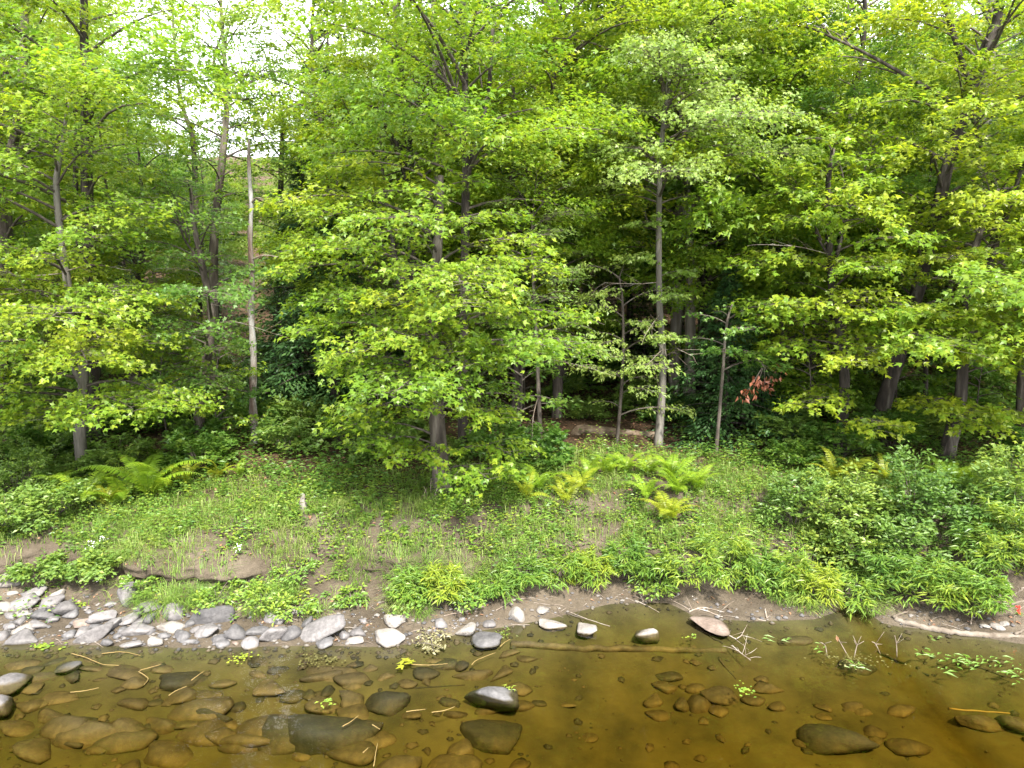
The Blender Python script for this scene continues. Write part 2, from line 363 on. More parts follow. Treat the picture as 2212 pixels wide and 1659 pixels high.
def tube(g, pts, rad, sides=6, mat=0, tint=0.5, rough=0.0, cap=True, rng=RNG):
    pts = np.asarray(pts, float); n = len(pts); rad = np.asarray(rad, float)
    tan = np.gradient(pts, axis=0); tan = unit(tan)
    ref = np.array([0.0, 1, 0]) if abs(tan[:, 1]).mean() < 0.7 else np.array([1.0, 0, 0])
    s = unit(np.cross(tan, ref)); u = np.cross(s, tan)
    a = np.arange(sides) / sides * 2 * np.pi
    ring = np.cos(a)[None, :, None] * s[:, None, :] + np.sin(a)[None, :, None] * u[:, None, :]
    rr = rad[:, None] * (1 + rough * (rng.random((n, sides)) - 0.5))
    v = (pts[:, None, :] + ring * rr[:, :, None]).reshape(-1, 3)
    i = np.arange(n - 1)[:, None] * sides; j = np.arange(sides)[None]; j2 = (j + 1) % sides
    f = np.concatenate([np.stack([i + j, i + j2, i + sides + j2], -1).reshape(-1, 3), np.stack([i + j, i + sides + j2, i + sides + j], -1).reshape(-1, 3)])
    if cap:
        v = np.concatenate([v, pts[-1:], pts[:1]]); e = (n - 1) * sides; jj = np.arange(sides); k2 = (jj + 1) % sides
        f = np.concatenate([f, np.stack([e + jj, e + k2, np.full(sides, n * sides)], -1), np.stack([k2, jj, np.full(sides, n * sides + 1)], -1)])
    g.add(v, f, mat, tint, True)
def spline(pts, n):
    """smooth curve through points (any number of columns)"""
    p = np.asarray(pts, float)
    if len(p) == 2: return p[0] + (p[1] - p[0]) * np.linspace(0, 1, n)[:, None]
    q = np.vstack([2 * p[0] - p[1], p, 2 * p[-1] - p[-2]]); out = []
    for u in np.linspace(0, len(p) - 1 - 1e-6, n):
        k = int(u); t = u - k; a, b, c, d = q[k:k + 4]
        out.append(0.5 * (2 * b + (c - a) * t + (2 * a - 5 * b + 4 * c - d) * t * t + (3 * b - a - 3 * c + d) * t ** 3))
    return np.array(out)

UPZ = np.array([0, 0, 1.0])
def bough(g, A, B, width, nleaf, size, shape='maple', tint=0.5, arch=0.10, droop=0.35, bare=0.25, rng=RNG, wood=True, twigs=True, flat=0.44, lmat=0, wmat=1, rad=None, spread=0.8):
    """one leafy bough from A to B: axis, side twigs in a flattish spray, leaves along the twigs"""
    A = np.asarray(A, float); B = np.asarray(B, float); ax = B - A; Ln = np.linalg.norm(ax)
    if Ln < 0.05: return
    perp = np.cross(ax, UPZ); perp = perp / max(np.linalg.norm(perp), 1e-6)
    bend = (rng.random() - 0.5) * 0.25 * Ln
    def axis(t):
        t = np.asarray(t)[..., None]
        return A + ax * t + UPZ * (arch * Ln * 4 * t * (1 - t)) + perp * (bend * t * (1 - t) * 2)
    K = max(4, int(Ln / 0.16))
    t0 = bare + (1 - bare) * rng.random(nleaf) ** 0.8
    kq = np.round(t0 * K)
    side = np.where(rng.random(nleaf) < 0.5, 1.0, -1.0)
    tq = np.clip((kq + 0.5 * (side > 0)) / K, 0, 1)
    wmax = width * (0.25 + 0.9 * np.sin(np.pi * np.clip((tq - bare * 0.6) / (1.12 - bare * 0.6), 0, 1)) ** 0.8)
    tw_ang = np.radians(38 + 22 * hash2(kq, side + 5, int(abs(A[0] * 97 + B[2] * 31)) + 3))
    ah = unit(ax)
    td = ah * np.cos(tw_ang)[:, None] + perp * (side * np.sin(tw_ang))[:, None]
    lift = (hash2(kq, side + 9, int(abs(B[0] * 57))) - 0.4) * 0.5
    td = unit(td + UPZ * lift[:, None])
    dd = wmax * rng.random(nleaf) ** 0.65
    pos = axis(tq) + td * dd[:, None]
    pos[:, 2] -= 0.22 * dd * dd / max(width, 0.2)
    pos += rng.normal(0, 0.022 + 0.018 * Ln, (nleaf, 3)) * np.array([1, 1, 0.8])
    tip = td + rng.normal(0, spread, (nleaf, 3)) * np.array([1, 1, 0.35]) - UPZ * droop
    nrm = UPZ + rng.normal(0, flat, (nleaf, 3)) + ah * 0.22 + np.array([0, -0.12, 0])
    sz = size * (0.55 + 0.8 * rng.random(nleaf))
    tn = tint + rng.normal(0, 0.13, nleaf) + (rng.random() - 0.5) * 0.30
    put_leaves(g, shape, pos, tip, nrm, sz, tn, lmat)
    if wood:
        r0 = rad or (0.008 + 0.010 * Ln)
        tt = np.linspace(0, 0.97, 7)
        tube(g, axis(tt), r0 * (1 - 0.8 * tt), 5, wmat, cap=False)
        if twigs:
            for k in range(int(bare * K) + 1, K + 1):
                for s in (1.0, -1.0):
                    tk = min((k + 0.5 * (s > 0)) / K, 1)
                    an = np.radians(38 + 22 * hash2(np.array([k]), np.array([s + 5]), int(abs(A[0] * 97 + B[2] * 31)) + 3)[0])
                    lf = (hash2(np.array([k]), np.array([s + 9]), int(abs(B[0] * 57)))[0] - 0.4) * 0.5
                    w = width * (0.25 + 0.9 * np.sin(np.pi * np.clip((tk - bare * 0.6) / (1.12 - bare * 0.6), 0, 1)) ** 0.8) * 0.85
                    dv = unit(ah * math.cos(an) + perp * s * math.sin(an) + UPZ * lf)
                    p0 = axis(np.array([tk]))[0]
                    q = np.array([0, 0.5, 1.0])[:, None]
                    pp = p0 + dv * q * w; pp[:, 2] -= 0.22 * (q[:, 0] * w) ** 2 / max(width, 0.2)
                    tube(g, pp, [0.006, 0.004, 0.002], 3, wmat, cap=False)

def trunk_path(px, D0, lean=0.0, n=26, base=None):
    """trunk through picture points at depth D0 (the depth drifts by `lean` metres towards the top)"""
    m = len(px)
    pts = np.array([P(x, y, D0 + lean * i / max(m - 1, 1)) for i, (x, y) in enumerate(px)])
    p = spline(pts, n)
    g0 = gz(p[0, 0], p[0, 1])
    p = np.vstack([[p[0, 0], p[0, 1], g0 - 0.12], p[1:][p[1:, 2] > g0 + 0.08]])
    return spline(p, n)
def make_trunk(root, path, w0, w1, m, flare=0.35, sides=10):
    n = len(path); t = np.linspace(0, 1, n)
    r = w0 * (1 - t) + w1 * t
    h = np.maximum(path[:, 2] - path[0, 2], 0)
    r = r * (1 + flare * np.exp(-h / 0.22))
    g = Geo(); tube(g, path - path[0], r, sides, 0, rough=0.10)
    return link('trunk', g.mesh('trunk', [m]), root)
def limb(trunk, origin, pts, r0, r1, m, name='limb'):
    p = spline(np.asarray(pts), 12) - origin
    g = Geo(); tube(g, p, np.linspace(r0, r1, 12), 7, 0, rough=0.12)
    return link(name, g.mesh(name, [m]), trunk)

def at_height(path, z):
    zz = path[:, 2]
    return np.array([np.interp(z, zz, path[:, 0]), np.interp(z, zz, path[:, 1]), z])
def auto_boughs(g, path, zlo, zhi, n, reach, size, shape, tint, dens, rng, front=0.3, rise=0.18, twigs=True, top=0.35, droop=0.35, width=0.42, avoid=None):
    o = path[0]
    for i in range(n):
        u = (i + rng.random()) / n
        z = zlo + (zhi - zlo) * u
        az = i * 2.399963 + rng.normal(0, 0.35)
        dx, dy = math.cos(az), math.sin(az)
        if front > 0.2 and dy > 0 and rng.random() < 0.45: dy = -dy         # the wood's edge grows towards the open river
        R = reach * (0.62 + 0.55 * rng.random()) * (1 - (1 - top) * max(0, (u - 0.35) / 0.65) ** 1.3) * (1 - front * dy)
        A = at_height(path, z) - o
        up = rise * (0.4 + 1.4 * u) * R + rng.normal(0, 0.08) * R
        B = A + np.array([dx * R, dy * R, up])
        W = R * width * (0.8 + 0.4 * rng.random())
        nl = int(dens * R * W * 2 * (0.75 + 0.5 * rng.random())); sz, shp = size, shape
        if z > CAM_Z + (o[1] + dy * R) * 0.40 + 0.9 and o[1] > 5:      # high in the canopy, well above the bank: leaves in clumps
            nl = int(nl * 0.13); sz = size * 1.5; shp = 'ovate'
        elif dy > 0.25 and shape == 'maple': shp = 'maple_lo'; nl = int(nl * 0.8)
        bough(g, A, B, W, max(nl, 12), sz, shp, tint + 0.10 * (u - 0.5), rng=rng, twigs=twigs, droop=droop)

# ------------------------------------------------------------------ trees near the bank
def yz(y, D):               # height of a picture row at depth D
    return P(1106, y, D)[2]
def tree(name, label, px, D, w, bark, leaf, crown=None, explicit=(), limbs=(), lean=0.0, group=None, seed=0, cat='tree', shape='maple', size=0.115, dens=150,
         tint=0.5, front=0.3, twigs=True, flare=0.35, top=0.4, rise=0.18, width=0.42, droop=0.35):
    """px: trunk points, w: trunk widths (picture units), crown=(y_low, y_high, boughs, reach)"""
    rng = np.random.default_rng(100 + seed)
    size *= 0.87; dens *= 1.03
    if not twigs and shape == 'maple': shape = 'maple_lo'; size *= 1.08
    path = trunk_path(px, D, lean)
    o = path[0].copy()
    root = thing(name, o, label, cat, group)
    k = pxm(D)
    tr = make_trunk(root, path, w[0] * k / 2, w[1] * k / 2, M[bark], flare)
    g = Geo()
    if crown:
        ylo, yhi, n, reach = crown
        zlo, zhi = yz(ylo, D), yz(yhi, D + lean)
        auto_boughs(g, path, zlo, min(zhi, path[-1, 2]), n, reach, size, shape, tint, dens, rng, front, twigs=twigs, top=top, rise=rise, width=width, droop=droop)
    for e in explicit:       # boughs seen one by one: tip (x, y), how far the tip comes forward, spray width
        x, y, dD, W = e[:4]; tb = e[4] if len(e) > 4 else 0.0
        B = P(x, y, D + dD)
        A = at_height(path, min(max(B[2] - 0.25 * np.hypot(*(B[:2] - path[len(path) // 2, :2])) * 0.6, path[0, 2] + 0.3), path[-1, 2]))
        L = np.linalg.norm(B - A)
        bough(g, A - o, B - o, W, max(int(dens * 1.15 * L * W * 1.6), 170), size, shape, tint + 0.05 + tb, rng=rng, twigs=twigs, arch=0.13, bare=0.2, droop=droop)
    for pts, r0, r1 in limbs:
        pp = [P(x, y, D + dd) for x, y, dd in pts]
        limb(tr, o, pp, r0 * k / 2, r1 * k / 2, M[bark])
        e = np.array(pp[-1]); s = np.array(pp[0])
        # foliage at the end of each limb
        for q in range(5):
            f = 0.45 + 0.55 * q / 4
            c = s + (e - s) * f; dr = unit((e - s)) + rng.normal(0, 0.6, 3) * np.array([1, 1, 0.4])
            bough(g, c - o, c - o + unit(dr) * 1.3, 0.55, int(dens * 1.2), size, shape, tint, rng=rng, twigs=twigs)
    if twigs and crown[2] >= 18:                    # bare dead twigs low in the crown
        k2 = 0
        for i in range(4):
            zb = path[0, 2] + (path[-1, 2] - path[0, 2]) * (0.2 + 0.5 * rng.random()); az = -1.57 + rng.normal(0, 1.0); Lb = 0.9 + 0.9 * rng.random()
            A = at_height(path, zb) - o; B = A + np.array([math.cos(az) * Lb, math.sin(az) * Lb, 0.15 * rng.normal() * Lb]); gd = Geo()
            cv = spline([A, (A + B) / 2 + rng.normal(0, .08, 3) + UPZ * .08, B], 9); tube(gd, cv, np.linspace(.012, .003, 9), 5, 0, rough=.2)
            for q in range(7):
                c0 = cv[2 + q % 7]; dv = unit(B - A) * .25 + rng.normal(0, .16, 3); tube(gd, spline([c0, c0 + dv * .5 + rng.normal(0, .02, 3), c0 + dv], 5), np.linspace(.005, .002, 5), 3, 0, cap=False)
            link('dead_branch', gd.mesh('dead_branch', [M['deadwood']]), root)
    if g.n:
        link('crown', g.mesh('crown', [M[leaf], M['twig']]), root)
    return root, tr, path

EDGE = 'broadleaf trees along the edge of the wood'
# left group
tree('maple_tree', 'pale-barked maple with a split dead stub, leftmost trunk standing at the ferns', [(182, 1038), (172, 930), (180, 800), (150, 640), (122, 420), (132, 330), (150, 200)], 13.4, (27, 5), 'whitebark', 'maple',
     (900, 190, 34, 2.2), [(20, 700, -1.4, .8), (70, 765, -1.7, .8, .1), (215, 735, -1.9, .7, .12), (318, 742, -1.2, .7), (10, 890, -1.5, .8, .08), (90, 905, -1.6, .7), (40, 610, -1.0, .8), (250, 640, -1.3, .8), (120, 560, -1.5, .8, .05)],
     [([(180, 835, 0), (160, 800, -.1), (150, 770, -.15)], 14, 8)], group=EDGE, seed=1, tint=0.52, dens=135, size=0.105, rise=0.1)
tree('maple_tree', 'thick dark trunk close behind the pale leftmost trunk', [(207, 985), (202, 850), (192, 550), (185, 250), (180, -60), (178, -260)], 15.5, (36, 6), 'darkbark', 'maple',
     (520, -250, 34, 3.0), limbs=[([(195, 640, 0), (165, 480, .3), (165, 260, .3)], 16, 8)], group=EDGE, seed=2, tint=0.66, dens=105, size=0.12, twigs=False)
tree('maple_tree', 'forked maple at the far left edge with yellow-green crown', [(-20, 1000), (0, 760), (12, 480), (-5, 400), (40, 260), (60, -100), (70, -250)], 16.0, (34, 8), 'bark', 'maple',
     (760, -240, 40, 3.0), limbs=[([(10, 500, 0), (-50, 380, 0), (-100, 250, 0)], 20, 9)], group=EDGE, seed=3, tint=0.68, dens=100, size=0.12, twigs=False)
tree('slender_tree', 'slender forked grey tree between the ferns and the bare snag', [(428, 1004), (434, 860), (458, 690), (440, 590), (418, 480), (412, 400)], 15.0, (25, 6), 'bark', 'green',
     (870, 350, 26, 1.7), [(400, 800, -.8, .7), (480, 840, -.9, .6), (350, 560, -.7, .7), (470, 470, -.5, .6), (300, 480, -.5, .7), (330, 420, -.4, .7)], [([(430, 560, 0), (400, 520, .1), (385, 480, .1)], 6, 3)], group=EDGE, seed=4, tint=0.58, dens=125, size=0.095, shape='maple')
tree('broadleaf_tree', 'dark straight trunk behind the slender forked tree', [(456, 960), (462, 700), (462, 520), (482, 330), (490, 210), (480, 60), (470, -120)], 18.5, (24, 4), 'bark', 'green',
     (440, -120, 30, 2.3), limbs=[([(488, 225, 0), (470, 190, 0), (462, 130, 0), (480, 70, 0)], 9, 4), ([(488, 225, 0), (512, 195, 0), (540, 180, 0)], 9, 4)], group=EDGE, seed=5, tint=0.55, dens=112, size=0.10, shape='ovate', twigs=False, front=0.1)
tree('broadleaf_tree', 'thin leaning tree whose open top stands against the white sky', [(440, 940), (428, 600), (418, 320), (400, 250), (385, 180), (372, 20), (366, -140)], 20.0, (14, 3), 'bark', 'green',
     (430, -140, 30, 2.0), group=EDGE, seed=6, tint=0.55, dens=112, size=0.10, shape='ovate', twigs=False, front=0.1)
tree('broadleaf_tree', 'mid-green tree filling the gap left of the slender tree', [(300, 960), (300, 700), (310, 500), (300, 330)], 17.5, (16, 5), 'darkbark', 'green', (900, 330, 32, 2.2), group=EDGE, seed=7, tint=0.55, dens=95, size=0.105, twigs=False)
tree('broadleaf_tree', 'yellow-green tree rising behind the top of the snag', [(590, 930), (600, 600), (610, 300), (612, 250)], 21.0, (18, 5), 'darkbark', 'maple', (560, 250, 22, 2.2), group=EDGE, seed=8, tint=0.55, dens=80, size=0.115, twigs=False)
# centre
tree('maple_tree', 'big maple with layered bright boughs standing forward on the bank, centre', [(957, 1082), (948, 960), (938, 820), (932, 700), (944, 560), (950, 440), (952, 380)], 12.2, (42, 12), 'bark', 'maple',
     (900, 400, 22, 2.2),
     [(905, 985, -1.0, .7), (1055, 1035, -1.2, .8), (865, 990, -.8, .6), (800, 965, -.8, .8), (1110, 985, -.8, .8), (960, 880, -1.4, .6), (980, 760, -1.5, .7), (935, 690, -1.5, .7), (1080, 905, -1.1, .6), (760, 900, -1.0, .75), (720, 930, -.6, .55), (860, 820, -1.3, .8), (650, 720, -.9, .7), (1010, 790, -1.5, .9), (1140, 765, -1.2, .7),
      (730, 790, -.8, .8), (860, 660, -1.6, .8, .15), (720, 650, -1.2, .7, .05), (1030, 590, -1.3, .7, .15), (890, 590, -1.7, .6, .18), (620, 590, -.6, .7), (590, 440, -.3, .55, .1), (740, 360, -.3, .6, .1), (930, 420, -1.0, .5, .15),
      (1010, 480, -1.0, .5, .12), (820, 505, -.9, .6, .08), (1150, 530, -.6, .7, .05), (1190, 590, -.8, .6, .1), (700, 470, -.3, .7), (1250, 690, -.5, .7), (640, 540, -.2, .6)],
     group=EDGE, seed=9, tint=0.52, dens=140, size=0.112, rise=0.12, lean=0.4)
tree('broadleaf_tree', 'dark forked trunk just behind the big central maple', [(1000, 985), (1000, 880), (1003, 640), (1006, 400), (1006, 240), (1000, 20), (998, -220)], 14.6, (24, 9), 'darkbark', 'maple',
     (470, -220, 34, 2.7), limbs=[([(1008, 370, 0), (1030, 300, .1), (1055, 200, .2), (1065, 60, .2)], 16, 7), ([(1006, 330, 0), (975, 250, 0), (960, 150, 0)], 8, 4)], group=EDGE, seed=10, tint=0.60, dens=100, size=0.112, twigs=False)
tree('broadleaf_tree', 'straight thin light-grey trunk left of the forked trunk', [(940, 930), (942, 620), (945, 350), (940, 150), (935, -40), (932, -200)], 17.0, (15, 8), 'palebark', 'maple',
     (280, -200, 22, 2.2), group=EDGE, seed=11, tint=0.6, dens=85, size=0.115, twigs=False)
tree('broadleaf_tree', 'tree with long limbs curving over the dark hemlock', [(893, 935), (892, 700), (888, 420), (880, 270), (862, 110), (852, -60), (850, -240)], 17.5, (22, 10), 'darkbark', 'maple',
     (520, -240, 36, 2.7), limbs=[([(888, 420, 0), (850, 290, -.3), (800, 262, -.6), (735, 258, -.8)], 16, 6), ([(880, 300, 0), (910, 250, 0), (930, 200, 0)], 8, 4)], group=EDGE, seed=12, tint=0.62, dens=85, size=0.115, twigs=False)
tree('broadleaf_tree', 'lichened grey trunk standing on the leaf-littered slope', [(1122, 935), (1124, 800), (1130, 600), (1128, 430), (1140, 250)], 19.0, (16, 7), 'palebark', 'green', (760, 330, 26, 2.1), group=EDGE, seed=13, tint=0.5, dens=85, size=0.105, twigs=False)
tree('broadleaf_tree', 'brown twin-stemmed trunk beside the lichened trunk', [(1200, 945), (1204, 830), (1196, 620), (1180, 420), (1195, 200), (1200, -60), (1205, -230)], 18.0, (22, 9), 'bark', 'maple',
     (600, -230, 44, 3.0), limbs=[([(1200, 940, 0), (1212, 840, .05), (1208, 660, .1)], 11, 6)], group=EDGE, seed=14, tint=0.62, dens=85, size=0.115, twigs=False)
tree('young_tree', 'young tree with a broad yellow-green top right of the central maple', [(1168, 975), (1160, 760), (1150, 560), (1150, 470)], 15.0, (10, 4), 'bark', 'pale',
     (800, 470, 20, 1.6), [(1100, 390, -.4, .7), (1230, 400, -.4, .7), (1160, 370, -.5, .7), (1080, 440, -.5, .6), (1270, 470, -.4, .6), (1200, 500, -.7, .6)], group=EDGE, seed=15, tint=0.5, dens=125, size=0.085, shape='ovate')
tree('young_tree', 'sapling with drooping pale leaves left of the tall grey stems', [(1330, 985), (1345, 800), (1345, 660), (1338, 600)], 15.2, (8, 4), 'bark', 'pale',
     (900, 620, 16, 1.2), [(1300, 745, -.7, .5, .1), (1400, 700, -.6, .5), (1330, 810, -.7, .5, .1), (1290, 640, -.4, .5), (1400, 780, -.6, .45, .1), (1360, 560, -.4, .55), (1240, 580, -.4, .5)], group=EDGE, seed=16, tint=0.55, dens=120, size=0.10, shape='ovate', droop=0.8)
tree('broadleaf_tree', 'tall bare light-grey stem with dark foot beside the fallen log', [(1420, 975), (1428, 880), (1432, 780), (1424, 640), (1424, 420), (1430, 300), (1450, 130)], 15.2, (19, 8), 'whitebark', 'pale',
     (450, 125, 30, 2.2), [(1330, 290, -.5, .8), (1400, 240, -.7, .8, .1), (1310, 400, -.4, .7), (1500, 200, -.5, .8, .1), (1560, 300, -.3, .8), (1450, 120, -.4, .8, .1), (1540, 150, -.3, .7, .1), (1290, 330, -.2, .6), (1380, 560, -.5, .5), (1450, 640, -.6, .45), (1400, 480, -.5, .55), (1480, 590, -.4, .5), (1440, 730, -.6, .4)], group=EDGE, seed=17, tint=0.55, dens=110, size=0.10, shape='maple', droop=0.7)
tree('broadleaf_tree', 'thicker grey trunk standing behind the tall light-grey stem', [(1452, 930), (1456, 800), (1465, 600), (1470, 400), (1476, 250), (1480, 60), (1485, -200)], 19.5, (27, 12), 'palebark', 'pale',
     (330, -200, 30, 3.0), limbs=[([(1478, 560, 0), (1530, 330, 0), (1575, 210, 0), (1590, 130, 0)], 11, 5), ([(1440, 640, 0), (1390, 450, -.3), (1380, 380, -.4)], 8, 4)], group=EDGE, seed=18, tint=0.62, dens=85, size=0.115, twigs=False)
# right group
tree('maple_tree', 'slim maple with tiers of bright leaves, left of the leaning dark trunk', [(1812, 988), (1824, 840), (1818, 740), (1798, 640), (1788, 420), (1800, 320)], 14.2, (25, 8), 'darkbark', 'maple',
     (790, 330, 20, 2.0), [(1900, 690, -1.6, .75, .12), (1730, 665, -1.2, .7, .08), (1960, 700, -1.5, .6, .1), (1740, 880, -1.2, .7, .08), (1850, 790, -1.7, .7, .1), (1905, 930, -1.6, .6, .12), (1690, 760, -.8, .6), (1860, 640, -1.4, .6, .12),
                           (1650, 690, -.6, .6, .05), (1680, 560, -.5, .8), (1760, 480, -.7, .8), (1890, 560, -.9, .8), (1680, 420, -.4, .8), (1840, 350, -.6, .8), (1750, 300, -.5, .8)],
     [([(1795, 600, 0), (1830, 470, .1), (1850, 410, .1)], 8, 4), ([(1795, 560, 0), (1770, 520, 0), (1760, 490, 0)], 6, 3)], group=EDGE, seed=19, tint=0.66, dens=115, size=0.135, rise=0.1)
tree('maple_tree', 'thick dark trunk leaning to the right over the wood edge', [(1882, 972), (1912, 860), (1955, 720), (1990, 600), (2030, 430), (2062, 300), (2098, 200), (2150, 60), (2180, -120)], 15.2, (34, 14), 'darkbark', 'maple',
     (760, -200, 46, 3.1), limbs=[([(2080, 235, 0), (1960, 165, -.3), (1860, 110, -.5), (1755, 62, -.6)], 9, 4), ([(2060, 320, 0), (2085, 200, .1), (2140, 60, .2)], 18, 9), ([(2000, 580, 0), (1960, 480, 0), (1900, 440, -.2), (1800, 440, -.4)], 10, 4), ([(2100, 190, 0), (2060, 80, 0), (2030, -30, 0)], 12, 6)],
     group=EDGE, seed=20, tint=0.74, dens=95, size=0.13, twigs=False)
tree('maple_tree', 'maple at the right with low bright leaf tiers over the green ferns', [(2038, 1012), (2060, 920), (2076, 850), (2086, 700), (2100, 560), (2145, 430)], 13.8, (32, 10), 'darkbark', 'maple',
     (790, 470, 18, 2.1), [(2080, 900, -1.4, .75, .12), (2190, 900, -1.3, .8, .1), (2140, 930, -1.5, .6, .12), (2060, 690, -1.4, .7, .1), (2190, 680, -1.2, .8, .08), (2190, 760, -1.3, .7, .08), (2110, 780, -1.4, .6, .05), (2010, 880, -1.0, .6, .1), (2050, 560, -.9, .7), (2250, 800, -1.0, .8), (2000, 700, -1.2, .6, .1)],
     [([(2086, 700, 0), (2140, 560, .1), (2190, 420, .2), (2212, 340, .3)], 16, 7)], group=EDGE, seed=21, tint=0.70, dens=115, size=0.14, rise=0.1)
tree('maple_tree', 'maple cut by the right edge of the picture', [(2206, 1010), (2212, 800), (2230, 500), (2240, 200), (2250, -80)], 15.6, (26, 10), 'bark', 'maple', (820, -80, 36, 2.6), group=EDGE, seed=22, tint=0.68, dens=90, size=0.13, twigs=False)
tree('broadleaf_tree', 'green tree in the middle distance between spruce and slim maple', [(1690, 950), (1690, 700), (1680, 450), (1670, 200), (1660, 0)], 18.5, (18, 6), 'darkbark', 'maple', (850, 0, 42, 2.7), group=EDGE, seed=23, tint=0.6, dens=80, size=0.12, twigs=False)
tree('broadleaf_tree', 'tall grey trunk in the shade left of the dark young spruce', [(1512, 930), (1518, 720), (1535, 500), (1548, 250), (1560, 40)], 22.5, (24, 9), 'palebark', 'maple', (480, 0, 24, 2.6), group=EDGE, seed=24, tint=0.58, dens=75, size=0.12, twigs=False)
tree('broadleaf_tree', 'thin dark sapling trunk right of the leaning dark trunk', [(2000, 930), (1998, 620), (1990, 480), (2010, 380), (2015, 200)], 17.5, (10, 4), 'darkbark', 'maple', (720, 200, 26, 1.9), [(1900, 440, -.4, .7)], [([(1998, 520, 0), (1975, 440, 0), (1900, 430, -.2)], 7, 3)], group=EDGE, seed=25, tint=0.72, dens=85, size=0.12, twigs=False)

# dead branch with rust-red leaves, hanging in front of the spruce
rt, trk, pth = tree('young_tree', 'thin arching sapling with a cluster of dead rust-red leaves', [(1545, 1000), (1560, 820), (1570, 700), (1585, 650)], 14.4, (8, 4), 'bark', 'green',
     (760, 660, 8, 0.9), [(1640, 770, -.6, .4), (1560, 760, -.6, .4), (1690, 790, -.7, .35)], group=None, seed=26, tint=0.5, dens=110, size=0.10)
g = Geo(); o = pth[0]
A, B = P(1625, 770, 13.8), P(1672, 815, 13.5)
rr = np.random.default_rng(5)
for (x, y, n) in [(1640, 818, 26), (1618, 842, 24), (1606, 855, 16), (1665, 822, 22), (1680, 808, 12), (1652, 832, 18)]:
    c = P(x, y, 13.6) - o
    n = n * 2 // 3
    put_leaves(g, 'ovate', c + rr.normal(0, 0.07, (n, 3)), rr.normal(0, .5, (n, 3)) - UPZ * 0.7, rr.normal(0, 1, (n, 3)), 0.10 + 0.04 * rr.random(n), 0.4 + 0.3 * rr.random(n))
    tube(g, spline([A - o, (A + B) / 2 - o + UPZ * .05, c], 6), np.linspace(.008, .003, 6), 4, 1, cap=False)
tag(link('dead_branch', g.mesh('dead_branch', [M['dead'], M['twig']]), rt), 'twig with dead rust-red leaves')

# bare snag
def snag():
    px = [(551, 992), (550, 930), (546, 860), (548, 780), (543, 690), (545, 600), (540, 520), (543, 440), (538, 370), (537, 300)]
    path = trunk_path(px, 15.0); k = pxm(15.0); o = path[0].copy()
    root = thing('dead_snag', o, 'bare weathered grey snag with broken top standing left of centre', 'dead tree')
    n = len(path); t = np.linspace(0, 1, n); r = (8.5 * (1 - t) + 3.2 * t) * k * (1 + 0.45 * np.exp(-(path[:, 2] - path[0, 2]) / 0.25)); r[-1] *= 0.3; r = r * (1 + 0.16 * np.sin(np.arange(n) * 2.3) * (np.arange(n) > 2))
    g = Geo(); tube(g, path - o, r, 12, 0, rough=0.24); link('trunk', g.mesh('trunk', [M['snag']]), root)
    for (x0, y0, x1, y1, dd) in [(546, 640, 570, 610, -.3), (545, 700, 520, 640, -.2), (541, 440, 565, 428, -.2), (545, 560, 600, 555, -.5)]:
        g = Geo(); a, b = P(x0, y0, 15.0) - o, P(x1, y1, 15.0 + dd) - o
        tube(g, spline([a, (a + b) / 2 + np.array([0, 0, .06]), b], 7), np.linspace(.022, .006, 7), 5, 0, rough=.2); link('dead_twig', g.mesh('dead_twig', [M['deadwood']]), root)
snag()

# conifers
def conifer(name, label, px, D, w, zlo, zhi, reach, n, leafm, kind, group=None, seed=0, tint=0.5, nl=150, bark='darkbark', top=0.06, lowbare=0.0, size=None):
    rng = np.random.default_rng(300 + seed); path = trunk_path(px, D); o = path[0].copy(); k = pxm(D)
    root = thing(name, o, label, 'tree', group)
    make_trunk(root, path, w[0] * k / 2, w[1] * k / 2, M[bark], 0.2)
    g = Geo()
    for i in range(n):
        u = (i + rng.random()) / n; z = zlo + (zhi - zlo) * u; az = i * 2.399963 + rng.normal(0, .3)
        R = reach * ((1 - u) * (1 - top) + top) * (0.75 + 0.5 * rng.random())
        A = at_height(path, z) - o
        if kind == 'hemlock':
            B = A + np.array([math.cos(az) * R, math.sin(az) * R, -0.12 * R + 0.1 * u * R])
            bough(g, A, B, R * 0.40, int(nl * (0.35 + R / reach)), size or 0.13, 'sprig', tint, arch=0.06, droop=0.35, bare=0.08, rng=rng, twigs=False, flat=0.35, spread=0.5)
        else:
            B = A + np.array([math.cos(az) * R, math.sin(az) * R, 0.10 * R])
            tube(g, spline([A, (A + B) / 2 + UPZ * .03 * R, B], 6), np.linspace(.05, .012, 6) * (0.4 + 0.6 * (1 - u)), 5, 1, cap=False)
            m = int(nl * (0.35 + R / reach)); nt = max(6, m // 26)
            t = 0.3 + 0.7 * rng.random(nt) ** 0.7
            c = A + (B - A) * t[:, None] + rng.normal(0, 0.13 * R, (nt, 3)) * np.array([1, 1, 0.35])
            cc = np.repeat(c, 26, 0); q = len(cc)
            dv = rng.normal(0, 1, (q, 3)) + unit(B - A) * 0.9 + UPZ * 0.3
            put_leaves(g, 'needle', cc, dv, rng.normal(0, 1, (q, 3)), size or 0.20, tint + rng.normal(0, .15, q))
    link('crown', g.mesh('crown', [M[leafm], M['darkbark']]), root)
conifer('hemlock_tree', 'dark hemlock right behind the bare snag', [(640, 915), (645, 700), (650, 500), (655, 330)], 18.6, (18, 4), yz(880, 18.6), yz(345, 18.6), 2.0, 95, 'hemlock', 'hemlock', seed=1, nl=190)
conifer('hemlock_tree', 'dark hemlock with a thick foot left of the central maple', [(722, 905), (722, 800), (725, 600), (728, 380)], 17.4, (24, 5), yz(830, 17.4), yz(400, 17.4), 1.9, 85, 'hemlock', 'hemlock', seed=2, nl=190)
